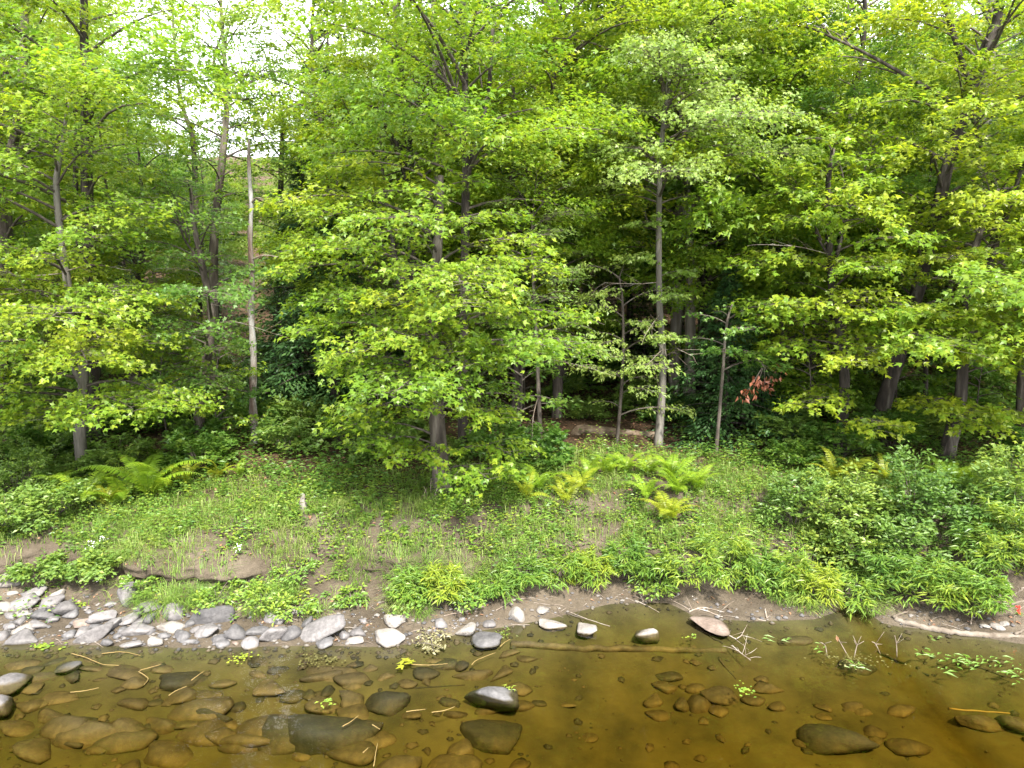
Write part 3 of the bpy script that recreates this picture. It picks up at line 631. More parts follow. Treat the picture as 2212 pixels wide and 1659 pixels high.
conifer('young_spruce', 'dense dark young spruce between the grey trunks and the slim maple', [(1568, 1010), (1570, 850), (1574, 700), (1578, 560)], 15.6, (12, 2), yz(1000, 15.6), yz(575, 15.6), 1.65, 125, 'hemlock', 'hemlock', seed=3, nl=160, tint=0.6, size=0.10)
conifer('young_spruce', 'small dark spruce tucked behind the dense young spruce', [(1650, 985), (1650, 850), (1652, 700)], 17.0, (10, 2), yz(970, 17), yz(730, 17), 1.1, 55, 'hemlock', 'hemlock', seed=4, nl=130, tint=0.6, size=0.10)
conifer('white_pine', 'tall pine with bare dark limbs rising behind the centre', [(1462, 800), (1468, 500), (1474, 200), (1478, 0), (1480, -300)], 27.0, (30, 10), yz(330, 27), yz(-330, 27), 4.2, 60, 'pine', 'pine', seed=5, nl=620, bark='bark', top=0.3)
conifer('white_pine', 'big grey-trunked pine behind the leaning dark trunk', [(2062, 940), (2090, 650), (2112, 400), (2130, 200), (2142, 0), (2150, -250)], 21.0, (38, 16), yz(420, 21), yz(-250, 21), 3.6, 46, 'pine', 'pine', seed=6, nl=560, bark='palebark', top=0.3, tint=0.4)
conifer('hemlock_tree', 'shaded hemlock deep in the wood behind the right-hand maples', [(1930, 880), (1930, 600), (1930, 350)], 23.0, (20, 4), yz(850, 23), yz(360, 23), 2.4, 80, 'hemlock', 'hemlock', seed=7, nl=170, tint=0.6)
conifer('hemlock_tree', 'shaded hemlock between the grey trunks in mid distance', [(1360, 870), (1360, 650), (1362, 420)], 24.0, (18, 4), yz(840, 24), yz(430, 24), 2.2, 75, 'hemlock', 'hemlock', seed=8, nl=170, tint=0.6)
conifer('hemlock_tree', 'shaded hemlock behind the leftmost trunks', [(90, 900), (90, 600), (90, 420)], 22.0, (18, 4), yz(870, 22), yz(430, 22), 2.3, 75, 'hemlock', 'hemlock', seed=9, nl=170, tint=0.6)

# ------------------------------------------------------------------ the wood behind: alike trees, copied
def proto_tree(kind, seed):
    rng = np.random.default_rng(500 + seed)
    H = [13.5, 15.5, 12.5, 14.5][seed % 4]
    bend = rng.normal(0, 0.25, (5, 2)); bend[0] = 0
    path = spline([(bend[i, 0] * i * 0.5, bend[i, 1] * i * 0.5, H * i / 4) for i in range(5)], 16)
    root = thing('woodland_tree', (0, 0, 0), 'x', 'tree')
    make_trunk(root, path, 0.13 + 0.03 * rng.random(), 0.03, M[['bark', 'darkbark', 'palebark', 'bark'][seed % 4]], 0.4, 8)
    g = Geo()
    auto_boughs(g, path, H * 0.20, H * 0.98, 66, 3.1, 0.125, 'ovate' if seed % 2 else 'maple_lo', 0.60, 105, rng, 0.0, twigs=False, top=0.35, width=0.45)
    link('crown', g.mesh('crown', [M[kind], M['twig']]), root)
    return root
def proto_conifer(seed):
    rng = np.random.default_rng(540 + seed); H = 13.0
    path = spline([(0, 0, 0), (0.05, 0, H / 2), (0, 0, H)], 10)
    root = thing('woodland_conifer', (0, 0, 0), 'x', 'tree')
    make_trunk(root, path, 0.15, 0.02, M['darkbark'], 0.3, 8); g = Geo()
    for i in range(80):
        u = (i + rng.random()) / 80; z = H * (0.12 + 0.87 * u); az = i * 2.4 + rng.normal(0, .3); R = 2.5 * (1 - 0.93 * u) * (0.75 + .5 * rng.random())
        A = np.array([0, 0, z]); bough(g, A, A + np.array([math.cos(az) * R, math.sin(az) * R, -0.1 * R]), R * .42, int(120 * (.35 + R / 2.5)), 0.20, 'sprig', 0.6, arch=.05, bare=.08, rng=rng, twigs=False, spread=.5)
    link('crown', g.mesh('crown', [M['hemlock'], M['darkbark']]), root)
    return root
PROTO = [proto_tree('maple', 0), proto_tree('green', 1), proto_tree('maple', 2), proto_tree('pale', 3), proto_conifer(0)]
PLAB = ['yellow-green leafy tree deep in the wood on the hillside', 'mid-green leafy tree deep in the wood on the hillside', 'broad yellow-green tree deep in the wood on the hillside', 'pale green leafy tree deep in the wood on the hillside', 'dark conifer deep in the wood on the hillside']
PGRP = ['yellow-green trees of the wood behind', 'mid-green trees of the wood behind', 'broad trees of the wood behind', 'pale trees of the wood behind', 'dark conifers of the wood behind']
used = [False] * 5
rw = random.Random(21)
spots = []
tries = 0
while len(spots) < 235 and tries < 12000:
    tries += 1
    D = 17.6 + 62 * rw.random() ** 1.35; x = (rw.random() * 2 - 1) * (1.02 * D + 7)
    if any((x - a) ** 2 + (D - b) ** 2 < (1.9 + 0.045 * D) ** 2 for a, b in spots): continue
    u = x / D * FPX + 1106
    if 300 < u < 640 and D < 25: continue             # the open patch of sky at the left
    spots.append((x, D))
for x, D in spots:
    k = rw.choices(range(5), [4, 3, 4, 2, 2])[0]
    u = x / D * FPX + 1106
    sc = (0.8 + 0.45 * rw.random()) * (1.0 if D > 30 else 0.92)
    if 250 < u < 680: sc *= 0.50
    elif D > 38: sc *= 0.95
    if 470 < u < 1260 and D < 19.5 or 1180 < u < 1480 and D < 20: sc *= 0.75
    o = PROTO[k] if not used[k] else copy_tree(PROTO[k])
    used[k] = True
    o.location = (x, D, gz(x, D) - 0.1); o.rotation_euler = (0, 0, rw.random() * 6.283); o.scale = (sc, sc, sc * (0.9 + 0.25 * rw.random()))
    tag(o, PLAB[k], 'tree', PGRP[k])
# ------------------------------------------------------------------ stones
def stone_mat(name, dry, silt, scale=3.2):
    """stone that is silted brown below the river's surface, damp at the water line, dry above"""
    m, nt, out = mat(name); L = nt.links
    tc = nt.nodes.new('ShaderNodeTexCoord'); gp = nt.nodes.new('ShaderNodeNewGeometry'); sx = nt.nodes.new('ShaderNodeSeparateXYZ')
    L.new(gp.outputs['Position'], sx.inputs[0])
    n = noise(nt, scale, 6, 0.62, tc.outputs['Object']); n2 = noise(nt, scale * 6, 5, 0.65, tc.outputs['Object'])
    rd = ramp(nt, dry, n.outputs['Fac']); rs = ramp(nt, silt, n.outputs['Fac'])
    oi = nt.nodes.new('ShaderNodeObjectInfo'); mr = nt.nodes.new('ShaderNodeMapRange'); mr.inputs['To Min'].default_value = 0.76; mr.inputs['To Max'].default_value = 1.22
    L.new(oi.outputs['Random'], mr.inputs['Value'])
    wz = nt.nodes.new('ShaderNodeMath'); wz.operation = 'MULTIPLY_ADD'; L.new(n2.outputs['Fac'], wz.inputs[0]); wz.inputs[1].default_value = -0.03; L.new(sx.outputs['Z'], wz.inputs[2])
    w = nt.nodes.new('ShaderNodeMapRange'); w.inputs['From Min'].default_value = -0.012; w.inputs['From Max'].default_value = 0.012; L.new(wz.outputs[0], w.inputs['Value'])
    mx = nt.nodes.new('ShaderNodeMix'); mx.data_type = 'RGBA'; L.new(w.outputs[0], mx.inputs[0]); L.new(rs.outputs[0], mx.inputs[6]); L.new(rd.outputs[0], mx.inputs[7])
    sp = nt.nodes.new('ShaderNodeMix'); sp.data_type = 'RGBA'; sp.blend_type = 'OVERLAY'; sp.inputs[0].default_value = 0.65
    L.new(mx.outputs[2], sp.inputs[6]); L.new(n2.outputs['Fac'], sp.inputs[7])
    hs = nt.nodes.new('ShaderNodeHueSaturation'); L.new(mr.outputs[0], hs.inputs['Value']); L.new(sp.outputs[2], hs.inputs['Color'])
    pb = nt.nodes.new('ShaderNodeBsdfPrincipled'); pb.inputs['Specular IOR Level'].default_value = 0.25
    rg = nt.nodes.new('ShaderNodeMapRange'); rg.inputs['From Min'].default_value = 0.0; rg.inputs['From Max'].default_value = 0.06; rg.inputs['To Min'].default_value = 0.75; rg.inputs['To Max'].default_value = 0.9
    L.new(sx.outputs['Z'], rg.inputs['Value']); L.new(rg.outputs[0], pb.inputs['Roughness'])
    L.new(hs.outputs[0], pb.inputs['Base Color'])
    n3 = noise(nt, 14, 6, 0.68, tc.outputs['Object'])
    b = nt.nodes.new('ShaderNodeBump'); b.inputs['Strength'].default_value = 0.55; b.inputs['Distance'].default_value = 0.03
    L.new(n3.outputs['Fac'], b.inputs['Height']); L.new(b.outputs[0], pb.inputs['Normal']); L.new(pb.outputs[0], out.inputs['Surface'])
    return m
SILT = [(0.30, (0.0235, 0.0181, 0.0079)), (0.5, (0.0454, 0.0346, 0.0150)), (0.72, (0.0798, 0.0588, 0.0264))]
SILTD = [(0.30, (0.0112, 0.0112, 0.0056)), (0.5, (0.0224, 0.0200, 0.0096)), (0.75, (0.0496, 0.0368, 0.0168))]
M['grey'] = stone_mat('grey_stone', [(0.28, (0.0592, 0.0554, 0.0549)), (0.5, (0.1103, 0.1022, 0.1012)), (0.72, (0.1695, 0.1588, 0.1550))], SILT)
M['dark'] = stone_mat('dark_grey_stone', [(0.28, (0.0400, 0.0392, 0.0407)), (0.5, (0.0799, 0.0764, 0.0777)), (0.75, (0.1380, 0.1308, 0.1294))], SILTD)
M['white'] = stone_mat('pale_granite', [(0.25, (0.0936, 0.0796, 0.0679)), (0.5, (0.1685, 0.1521, 0.1381)), (0.75, (0.2246, 0.2083, 0.1919))], SILT, 5)
M['pink'] = stone_mat('pinkish_stone', [(0.25, (0.0936, 0.0679, 0.0538)), (0.5, (0.1544, 0.1170, 0.0959)), (0.75, (0.2106, 0.1732, 0.1498))], SILT, 4)
M['sunken'] = stone_mat('silted_stone', SILT, SILT, 2.4)
M['sunkendark'] = stone_mat('algae_stone', SILTD, SILTD, 2.4)

import bmesh
_bm = bmesh.new(); bmesh.ops.create_icosphere(_bm, subdivisions=4, radius=1)
ICO_V = np.array([v.co[:] for v in _bm.verts]); ICO_F = np.array([[v.index for v in f.verts] for f in _bm.faces]); _bm.free()
_bm = bmesh.new(); bmesh.ops.create_icosphere(_bm, subdivisions=3, radius=1)
ICO3_V = np.array([v.co[:] for v in _bm.verts]); ICO3_F = np.array([[v.index for v in f.verts] for f in _bm.faces]); _bm.free()
def stone_mesh(name, s, m, rng, sharp=9, big=False, roll=0.0):
    v, f = (ICO_V, ICO_F) if big else (ICO3_V, ICO3_F)
    n = unit(rng.normal(0, 1, (15, 3))); h = 0.72 + 0.33 * rng.random(15)
    d = np.maximum(v @ n.T, 0) / h
    r = (d ** sharp).sum(1) ** (-1.0 / sharp)
    o = rng.random(3) * 50
    r = r * (1 + 0.16 * (fbm(v[:, 0] * 1.7 + o[0], v[:, 1] * 1.7 + v[:, 2] * 1.3 + o[1], 3, 4) - 0.5) + 0.07 * (vnoise(v[:, 0] * 7 + o[2], v[:, 1] * 7 + v[:, 2] * 6 + o[0], 8) - 0.5))
    p = v * r[:, None]; p = p / np.abs(p).max(0) * np.array(s)
    if roll:
        a = math.radians(roll); p = p @ np.array([[math.cos(a), 0, -math.sin(a)], [0, 1, 0], [math.sin(a), 0, math.cos(a)]])
    g = Geo(); g.add(p, f, 0, 0.5, True)
    return g.mesh(name, [m])
# regions are 2212-wide enlargements of the photograph's thirds: (x, y, width, height, kind, roll)
def LQ(x): return x / 3.0
OFFX = {'L': 0.0, 'C': 737.3, 'R': 1474.7}; OFFY = 1106.0
DRY = [
 ('L', 22, 428, 130, 95, 'white'), ('L', 222, 530, 120, 60, 'grey', 20), ('L', 365, 540, 84, 52, 'white'), ('L', 130, 602, 196, 74, 'grey', 15), ('L', 308, 600, 160, 84, 'grey', 25),
 ('L', 362, 614, 74, 52, 'pink'), ('L', 432, 634, 156, 96, 'grey'), ('L', 15, 615, 70, 50, 'white'), ('L', 270, 668, 130, 66, 'dark'), ('L', 465, 664, 92, 48, 'dark', 15), ('L', 155, 658, 92, 40, 'white'),
 ('L', 60, 682, 84, 50, 'grey'), ('L', 135, 708, 74, 52, 'grey'), ('L', 226, 735, 118, 70, 'grey'), ('L', 150, 762, 104, 58, 'white'), ('L', 12, 802, 60, 56, 'grey'), ('L', 120, 840, 146, 84, 'grey'),
 ('L', 446, 798, 74, 48, 'dark', 20), ('L', 531, 776, 100, 78, 'grey'), ('L', 560, 822, 214, 88, 'grey', 15), ('L', 680, 846, 104, 50, 'dark'), ('L', 840, 860, 132, 52, 'grey', 8), ('L', 985, 850, 102, 66, 'white'),
 ('L', 1060, 802, 76, 42, 'dark'), ('L', 898, 766, 156, 70, 'grey', 5), ('L', 972, 770, 62, 38, 'dark'), ('L', 810, 712, 112, 84, 'grey'), ('L', 668, 686, 124, 90, 'grey', 25), ('L', 704, 742, 150, 66, 'grey', 20),
 ('L', 553, 722, 112, 60, 'pink'), ('L', 820, 546, 122, 124, 'grey', 30), ('L', 1120, 656, 122, 92, 'grey'), ('L', 958, 698, 72, 62, 'dark'), ('L', 1102, 748, 136, 58, 'white'), ('L', 1384, 676, 236, 112, 'dark', 5),
 ('L', 1234, 716, 62, 48, 'dark'), ('L', 1338, 770, 146, 76, 'grey', 18), ('L', 1188, 804, 102, 56, 'dark'), ('L', 1214, 832, 112, 44, 'dark'), ('L', 1512, 780, 116, 94, 'dark', 20), ('L', 1416, 822, 102, 46, 'dark', 10),
 ('L', 1432, 856, 84, 56, 'dark'), ('L', 1645, 778, 134, 50, 'dark', 5), ('L', 1620, 848, 92, 94, 'grey'), ('L', 1770, 790, 136, 124, 'grey', 15), ('L', 1894, 786, 116, 92, 'dark', 15), ('L', 1982, 724, 84, 66, 'dark', 20),
 ('L', 1786, 682, 122, 70, 'grey'), ('L', 2060, 792, 316, 120, 'grey', 22), ('L', 2100, 860, 98, 62, 'dark'), ('L', 1920, 642, 82, 42, 'white'), ('L', 2165, 676, 84, 42, 'pink'), ('L', 782, 772, 54, 42, 'dark'),
 ('L', 764, 802, 50, 34, 'dark'), ('L', 1020, 656, 54, 40, 'pink'), ('L', 945, 620, 156, 72, 'grey', 15), ('L', 1262, 762, 64, 42, 'grey'), ('L', 720, 596, 64, 32, 'grey'), ('L', 1400, 748, 60, 30, 'dark'), ('L', 900, 712, 60, 34, 'grey'), ('L', 1525, 850, 44, 26, 'pink'),
 ('L', 340, 700, 66, 40, 'grey'), ('L', 575, 650, 50, 30, 'grey'), ('L', 60, 745, 70, 40, 'grey'), ('L', 185, 790, 44, 24, 'dark'), ('L', 70, 520, 60, 36, 'white'), ('L', 490, 720, 60, 36, 'grey'), ('L', 615, 745, 60, 40, 'dark'), ('L', 640, 800, 0, 0, 'x'),
 ('C', 285, 806, 212, 144, 'white'), ('C', 340, 706, 132, 90, 'white'), ('C', 98, 782, 98, 66, 'grey', -10), ('C', 84, 836, 104, 48, 'white', 8), ('C', 18, 800, 60, 62, 'grey'), ('C', 632, 720, 104, 66, 'grey', -8),
 ('C', 824, 760, 182, 136, 'white', 22), ('C', 955, 726, 76, 46, 'grey'), ('C', 1142, 664, 112, 116, 'white'), ('C', 1300, 640, 92, 52, 'white'), ('C', 782, 690, 40, 30, 'grey'), ('C', 145, 706, 60, 36, 'grey'), ('C', 40, 845, 40, 30, 'grey'),
 ('R', 1968, 738, 52, 28, 'white'), ('R', 2050, 746, 64, 32, 'white'), ('R', 2092, 726, 44, 30, 'white')]
EMERGE = [  # stones that break the water's surface: what shows above, then their whole width
 ('L', 440, 986, 98, 34, 'dark', 1.3), ('L', 42, 1080, 116, 66, 'grey', 1.9), ('L', 12, 1210, 80, 52, 'grey', 1.8), ('C', 928, 818, 196, 92, 'dark', 1.12), ('C', 1368, 730, 96, 76, 'white', 1.9),
 ('C', 1560, 746, 104, 42, 'white', 1.75), ('C', 1990, 768, 74, 54, 'white', 2.4), ('C', 972, 1128, 190, 78, 'dark', 1.75), ('R', 215, 730, 262, 60, 'pink', 1.1)]
SUNK = [
 ('L', 1200, 1040, 320, 180, 1), ('L', 1440, 1112, 132, 72, 0), ('L', 1680, 1132, 290, 124, 0), ('L', 1888, 1190, 134, 84, 1), ('L', 2004, 1182, 114, 76, 1), ('L', 2104, 1172, 104, 72, 1), ('L', 2100, 1046, 240, 112, 0), ('L', 1182, 1192, 226, 104, 0),
 ('L', 1328, 1196, 144, 74, 0), ('L', 1330, 1330, 370, 176, 1), ('L', 1050, 1392, 224, 112, 0), ('L', 550, 1432, 390, 180, 0), ('L', 812, 1424, 256, 150, 0), ('L', 370, 1362, 276, 96, 0), ('L', 230, 1062, 256, 92, 0), ('L', 120, 990, 170, 60, 0),
 ('L', 390, 950, 180, 60, 1), ('L', 1830, 1452, 266, 236, 1), ('L', 2175, 1420, 480, 320, 1), ('L', 1950, 1572, 116, 84, 0), ('L', 760, 1150, 70, 46, 0), ('L', 620, 1000, 150, 60, 0), ('L', 640, 1080, 160, 60, 0), ('L', 1660, 1050, 110, 50, 0), ('L', 190, 1130, 200, 80, 0),
 ('L', 1440, 1450, 190, 100, 0), ('L', 100, 1400, 200, 90, 0), ('L', 2090, 1250, 280, 110, 0), ('L', 1800, 1020, 110, 60, 1), ('L', 1490, 900, 150, 60, 0), ('L', 1250, 910, 140, 50, 0), ('L', 860, 1110, 120, 80, 0), ('L', 850, 1240, 150, 70, 0), ('L', 200, 1250, 230, 90, 0),
 ('C', 308, 1212, 296, 176, 1), ('C', 985, 1452, 344, 226, 1), ('C', 765, 1544, 146, 130, 0), ('C', 722, 1310, 174, 104, 0), ('C', 850, 1052, 216, 84, 0), ('C', 1070, 1022, 194, 112, 0), ('C', 764, 990, 114, 76, 1), ('C', 540, 1042, 156, 84, 1), ('C', 1160, 1140, 136, 84, 0),
 ('C', 1100, 906, 146, 64, 0), ('C', 90, 1215, 190, 150, 0), ('C', 60, 1080, 200, 90, 0), ('C', 290, 1060, 110, 60, 0), ('C', 420, 1110, 130, 60, 0), ('C', 700, 1230, 130, 60, 1), ('C', 1280, 1240, 80, 40, 1), ('C', 180, 1010, 130, 60, 0), ('C', 80, 990, 110, 60, 0), ('C', 590, 960, 110, 40, 0),
 ('R', 6, 1234, 96, 150, 0), ('R', 112, 1232, 142, 124, 0), ('R', 236, 1280, 112, 84, 0), ('R', 262, 1186, 216, 112, 0), ('R', 470, 1216, 134, 74, 0), ('R', 572, 1150, 156, 104, 0), ('R', 640, 1256, 134, 62, 0), ('R', 516, 1082, 74, 46, 0), ('R', 1108, 1252, 106, 70, 0),
 ('R', 1410, 1288, 172, 74, 0), ('R', 1250, 1424, 114, 64, 0), ('R', 950, 1452, 390, 210, 1), ('R', 940, 1270, 120, 44, 0), ('R', 1950, 1362, 220, 110, 0), ('R', 90, 1140, 110, 60, 0), ('C', 2110, 1130, 146, 84, 0), ('C', 2050, 1222, 156, 84, 0), ('R', 920, 1325, 90, 40, 0), ('R', 1190, 1300, 100, 50, 0), ('R', 700, 830, 230, 70, 0)]
ORD = ['first', 'second', 'third', 'fourth', 'fifth', 'sixth', 'seventh', 'eighth', 'ninth', 'tenth', 'eleventh', 'twelfth', 'thirteenth', 'fourteenth', 'fifteenth', 'sixteenth', 'seventeenth', 'eighteenth', 'nineteenth', 'twentieth',
       'twenty-first', 'twenty-second', 'twenty-third', 'twenty-fourth', 'twenty-fifth', 'twenty-sixth', 'twenty-seventh', 'twenty-eighth', 'twenty-ninth', 'thirtieth', 'thirty-first', 'thirty-second', 'thirty-third', 'thirty-fourth', 'thirty-fifth']
COLW = {'grey': 'grey', 'dark': 'dark grey', 'white': 'pale', 'pink': 'pinkish'}
def shape_word(w, h): return 'long' if w > 2.0 * h else ('blocky' if h > 0.85 * w else 'rounded')
rs = np.random.default_rng(77)
def place_stone(x, y, w, h, m, roll=0.0, sink=0.36, big=False, D=None, sharp=None, squash=1.0):
    c = hit(x, y + h * 0.28)
    k = np.linalg.norm(c - CAMP) / FPX * 0.99
    W, H = w * k * 1.18, h * k * 1.14
    sx, sy = W / 2, min(0.42 * W + 0.03, 0.52 * H + 0.02)
    sz = math.sqrt(max((H / 2) ** 2 - (sy * 0.46) ** 2, (0.28 * H) ** 2)) / 0.88 * squash
    me = stone_mesh('river_stone', (sx, sy, sz), M[m], rs, sharp or rs.choice([6, 9, 14]), big, -roll if roll else rs.normal(0, 5))
    o = link('river_stone', me); o.location = (c[0], c[1] + sy * 0.3, c[2] + sz * (1 - 2 * sink)); o.rotation_euler = (0, 0, rs.normal(0, 0.12))
    return o
rows = {'top': [], 'upper': [], 'lower': [], 'water': []}
for e in DRY:
    if e[3] == 0: continue
    x, y, w, h = OFFX[e[0]] + e[1] / 3, OFFY + e[2] / 3, e[3] / 3, e[4] / 3
    o = place_stone(x, y, w, h, e[5], e[6] if len(e) > 6 else 0, big=w > 40) if e[5] != 'x' else None
    if o is None: continue
    o.name = 'shore_stone'
    r = 'top' if e[2] < 620 else ('upper' if e[2] < 722 else ('lower' if e[2] < 792 else 'water'))
    rows[r].append((x, w, h, e[5], o))
RN = {'top': 'in the highest shore row', 'upper': 'in the second shore row', 'lower': 'in the third shore row', 'water': 'in the waterline row'}
for r, lst in rows.items():
    for i, (x, w, h, c, o) in enumerate(sorted(lst, key=lambda t: t[0])):
        sz = 'big ' if w > 50 else ('small ' if w < 22 else '')
        tag(o, f'{sz}{shape_word(w, h)} {COLW[c]} stone, {ORD[i]} from left {RN[r]}', 'stone', 'stones on the shore')
EL = ['small dark flat stone tip breaking the water at the left', 'upper of two pale grey stones rising from the water at the left edge', 'lower of two grey stones rising from the water at the left edge', 'flat dark grey slab in the water touching the big pale stone',
      'narrow pale stone top slanting out of the water below the shore', 'small flat pale stone top, second of three in shallow water', 'small pale stone top on a silted boulder below the mud tongue', 'big silted boulder with a flat grey triangular dry top in midstream', 'long pinkish curved stone lying in the shallows by the mud tongue']
for e, lab in zip(EMERGE, EL):
    x, y, w, h = OFFX[e[0]] + e[1] / 3, OFFY + e[2] / 3, e[3] / 3, e[4] / 3
    p = PZ(x, y + h * 0.2, 0.0); k = np.linalg.norm(p - CAMP) / FPX
    bed = gz(p[0], p[1]); W = w * k; top = max(0.05, h * k * 0.42)
    big = e[6]; Wb = W * big
    sz = (top - bed) / 2 * 1.12
    me = stone_mesh('river_stone', (Wb / 2, Wb * 0.36 + 0.04, sz), M[e[5]], rs, 8, True, rs.normal(0, 4))
    o = link('emergent_stone', me, None, (p[0], p[1], top - sz * 0.96)); tag(o, lab, 'stone')
bands = {'near': [], 'middle': [], 'far': []}
for rg, x, y, w, h, dk in SUNK:
    X_, Y_ = OFFX[rg] + x / 3, OFFY + y / 3
    o = place_stone(X_, Y_, w / 3, h / 3, 'sunkendark' if dk else 'sunken', 0, sink=0.46, big=w > 200, sharp=7, squash=0.8)
    top = o.location.z + max(v.co.z for v in o.data.vertices)
    if top > -0.03: o.location.z -= top + 0.03
    o.name = 'sunken_boulder'
    bands['far' if y < 1130 else ('middle' if y < 1300 else 'near')].append((X_, w, h, dk, o))
for r, lst in bands.items():
    for i, (x, w, h, dk, o) in enumerate(sorted(lst, key=lambda t: t[0])):
        tag(o, f'{"large " if w > 250 else ""}sunken {"dark algae-covered" if dk else "brown silted"} boulder, {ORD[i]} from left in the {r} band under water', 'boulder', 'sunken boulders')
rb = np.random.default_rng(66); nb = 0
while nb < 56:            # the many alike stones between the boulders
    X_, Y_ = (1150 * rb.random() ** 1.1, 1405 + 260 * rb.random()) if nb < 46 else (1100 + 1150 * rb.random(), 1420 + 240 * rb.random())
    w = 34 + 80 * rb.random() ** 1.5; nb += 1
    o = place_stone(X_, Y_, w, w * (0.4 + 0.2 * rb.random()), 'sunken' if rb.random() < .75 else 'sunkendark', 0, sink=0.5, sharp=7, squash=0.7)
    top = o.location.z + max(v.co.z for v in o.data.vertices)
    if top > -0.03: o.location.z -= top + 0.03
    o.name = 'sunken_stone'; tag(o, 'small brown silted stone lying between the sunken boulders', 'stone', 'small sunken stones between the boulders')
# pebbles too many to count
g = Geo(); rp = np.random.default_rng(9)
for k in range(3000):
    x = -9 + 18 * rp.random(); q = (-0.25 + 1.3 * rp.random() ** 1.4) if x < 0 else (-0.3 + 0.8 * rp.random())
    if x > 0 and rp.random() < 0.72: continue
    y = float(shore(x)) + q; s = 0.012 + 0.035 * rp.random() ** 2.5
    n6 = np.array([(1, 0, 0), (-1, 0, 0), (0, 1, 0), (0, -1, 0), (0, 0, 1), (0, 0, -1), (.6, .6, .4), (-.6, .6, .4), (.6, -.6, .4), (-.6, -.6, .4)]) * (s * (0.8 + 0.5 * rp.random(3))) * np.array([1, .9, .6])
    n6 = n6 * (0.85 + 0.3 * rp.random((10, 1)))
    f = [(0, 2, 6), (6, 2, 4), (0, 6, 4), (2, 1, 7), (7, 1, 4), (2, 7, 4), (3, 0, 8), (8, 0, 4), (3, 8, 4), (1, 3, 9), (9, 3, 4), (1, 9, 4)]
    a_ = rp.random() * 6.28; n6 = n6 @ np.array([[math.cos(a_), math.sin(a_), 0], [-math.sin(a_), math.cos(a_), 0], [0, 0, 1]])
    g.add(n6 + np.array([x, y, gz(x, y) + s * 0.15]), f, int(rp.integers(0, 3)), 0.5, True)
tag(link('pebbles', g.mesh('pebbles', [M['grey'], M['dark'], M['white']])), 'small pebbles scattered along the shore', kind='stuff')
g = Geo()
for k in range(2600):
    x = -10 + 20 * rp.random(); y = 4.0 + 5.6 * rp.random() ** 0.8; s = 0.012 + 0.07 * rp.random() ** 3
    if y > float(shore(x)) - 0.1: continue
    if x > 1 and rp.random() < 0.6: continue
    n6 = np.array([(1, 0, 0), (-1, 0, 0), (0, 1, 0), (0, -1, 0), (0, 0, 1), (0, 0, -1), (.6, .6, .4), (-.6, .6, .4), (.6, -.6, .4), (-.6, -.6, .4)]) * (s * (0.7 + 0.7 * rp.random(3))) * np.array([1, .9, .5]) * (0.85 + 0.3 * rp.random((10, 1)))
    a_ = rp.random() * 6.28; n6 = n6 @ np.array([[math.cos(a_), math.sin(a_), 0], [-math.sin(a_), math.cos(a_), 0], [0, 0, 1]])
    g.add(n6 + np.array([x, y, gz(x, y) + s * 0.05]), f, int(rp.integers(0, 2)), 0.5, True)
tag(link('bed_gravel', g.mesh('bed_gravel', [M['sunken'], M['sunkendark']])), 'small silted gravel on the river bed', kind='stuff')

# ------------------------------------------------------------------ sticks, logs, stump
def stick(name, label, reg, pts, r, m, where='water', cat='stick', group=None, taper=0.5, rough=0.25, sides=6, side_twigs=0):
    if reg is None: px = [(x, y) for x, y in pts]
    else: px = [(OFFX[reg] + x / 3, OFFY + y / 3) for x, y in pts]
    if where == 'water': w = [PZ(x, y, 0.0) + np.array([0, 0, r * 0.5]) for x, y in px]
    elif where == 'bed': w = [hit(x, y) + np.array([0, 0, r * 0.25]) for x, y in px]
    else: w = [hit(x, y) + np.array([0, 0, r * 0.9]) for x, y in px]
    w = np.array(w)
    if where == 'straight': w = spline([w[0], w[-1]], 6)
    p = spline(w, max(8, 4 * len(w))); o = p[0].copy()
    n = len(p); rad = r * (1 - (1 - taper) * np.linspace(0, 1, n))
    g = Geo(); rng = np.random.default_rng(int(abs(o[0] * 1000 + o[1] * 77)) % 100000)
    pp = p - o + rng.normal(0, r * 0.18, p.shape)
    tube(g, pp, rad, sides, 0, rough=rough, rng=rng)
    for s in range(side_twigs):
        t = rng.integers(1, n - 1); d = unit(rng.normal(0, 1, 3) * np.array([1, 1, .5]) + UPZ * .4); ln = 0.12 + 0.2 * rng.random()
        tube(g, spline([pp[t], pp[t] + d * ln * .5, pp[t] + d * ln + rng.normal(0, .03, 3)], 5), np.linspace(r * .5, r * .2, 5), 4, 0)
    ob = link(name, g.mesh(name, [m]), None, o)
    return tag(ob, label, cat, group)
SG = 'straw-coloured stalks floating on the water'
st = M['straw']; dw = M['driftwood']; tw = M['deadwood']
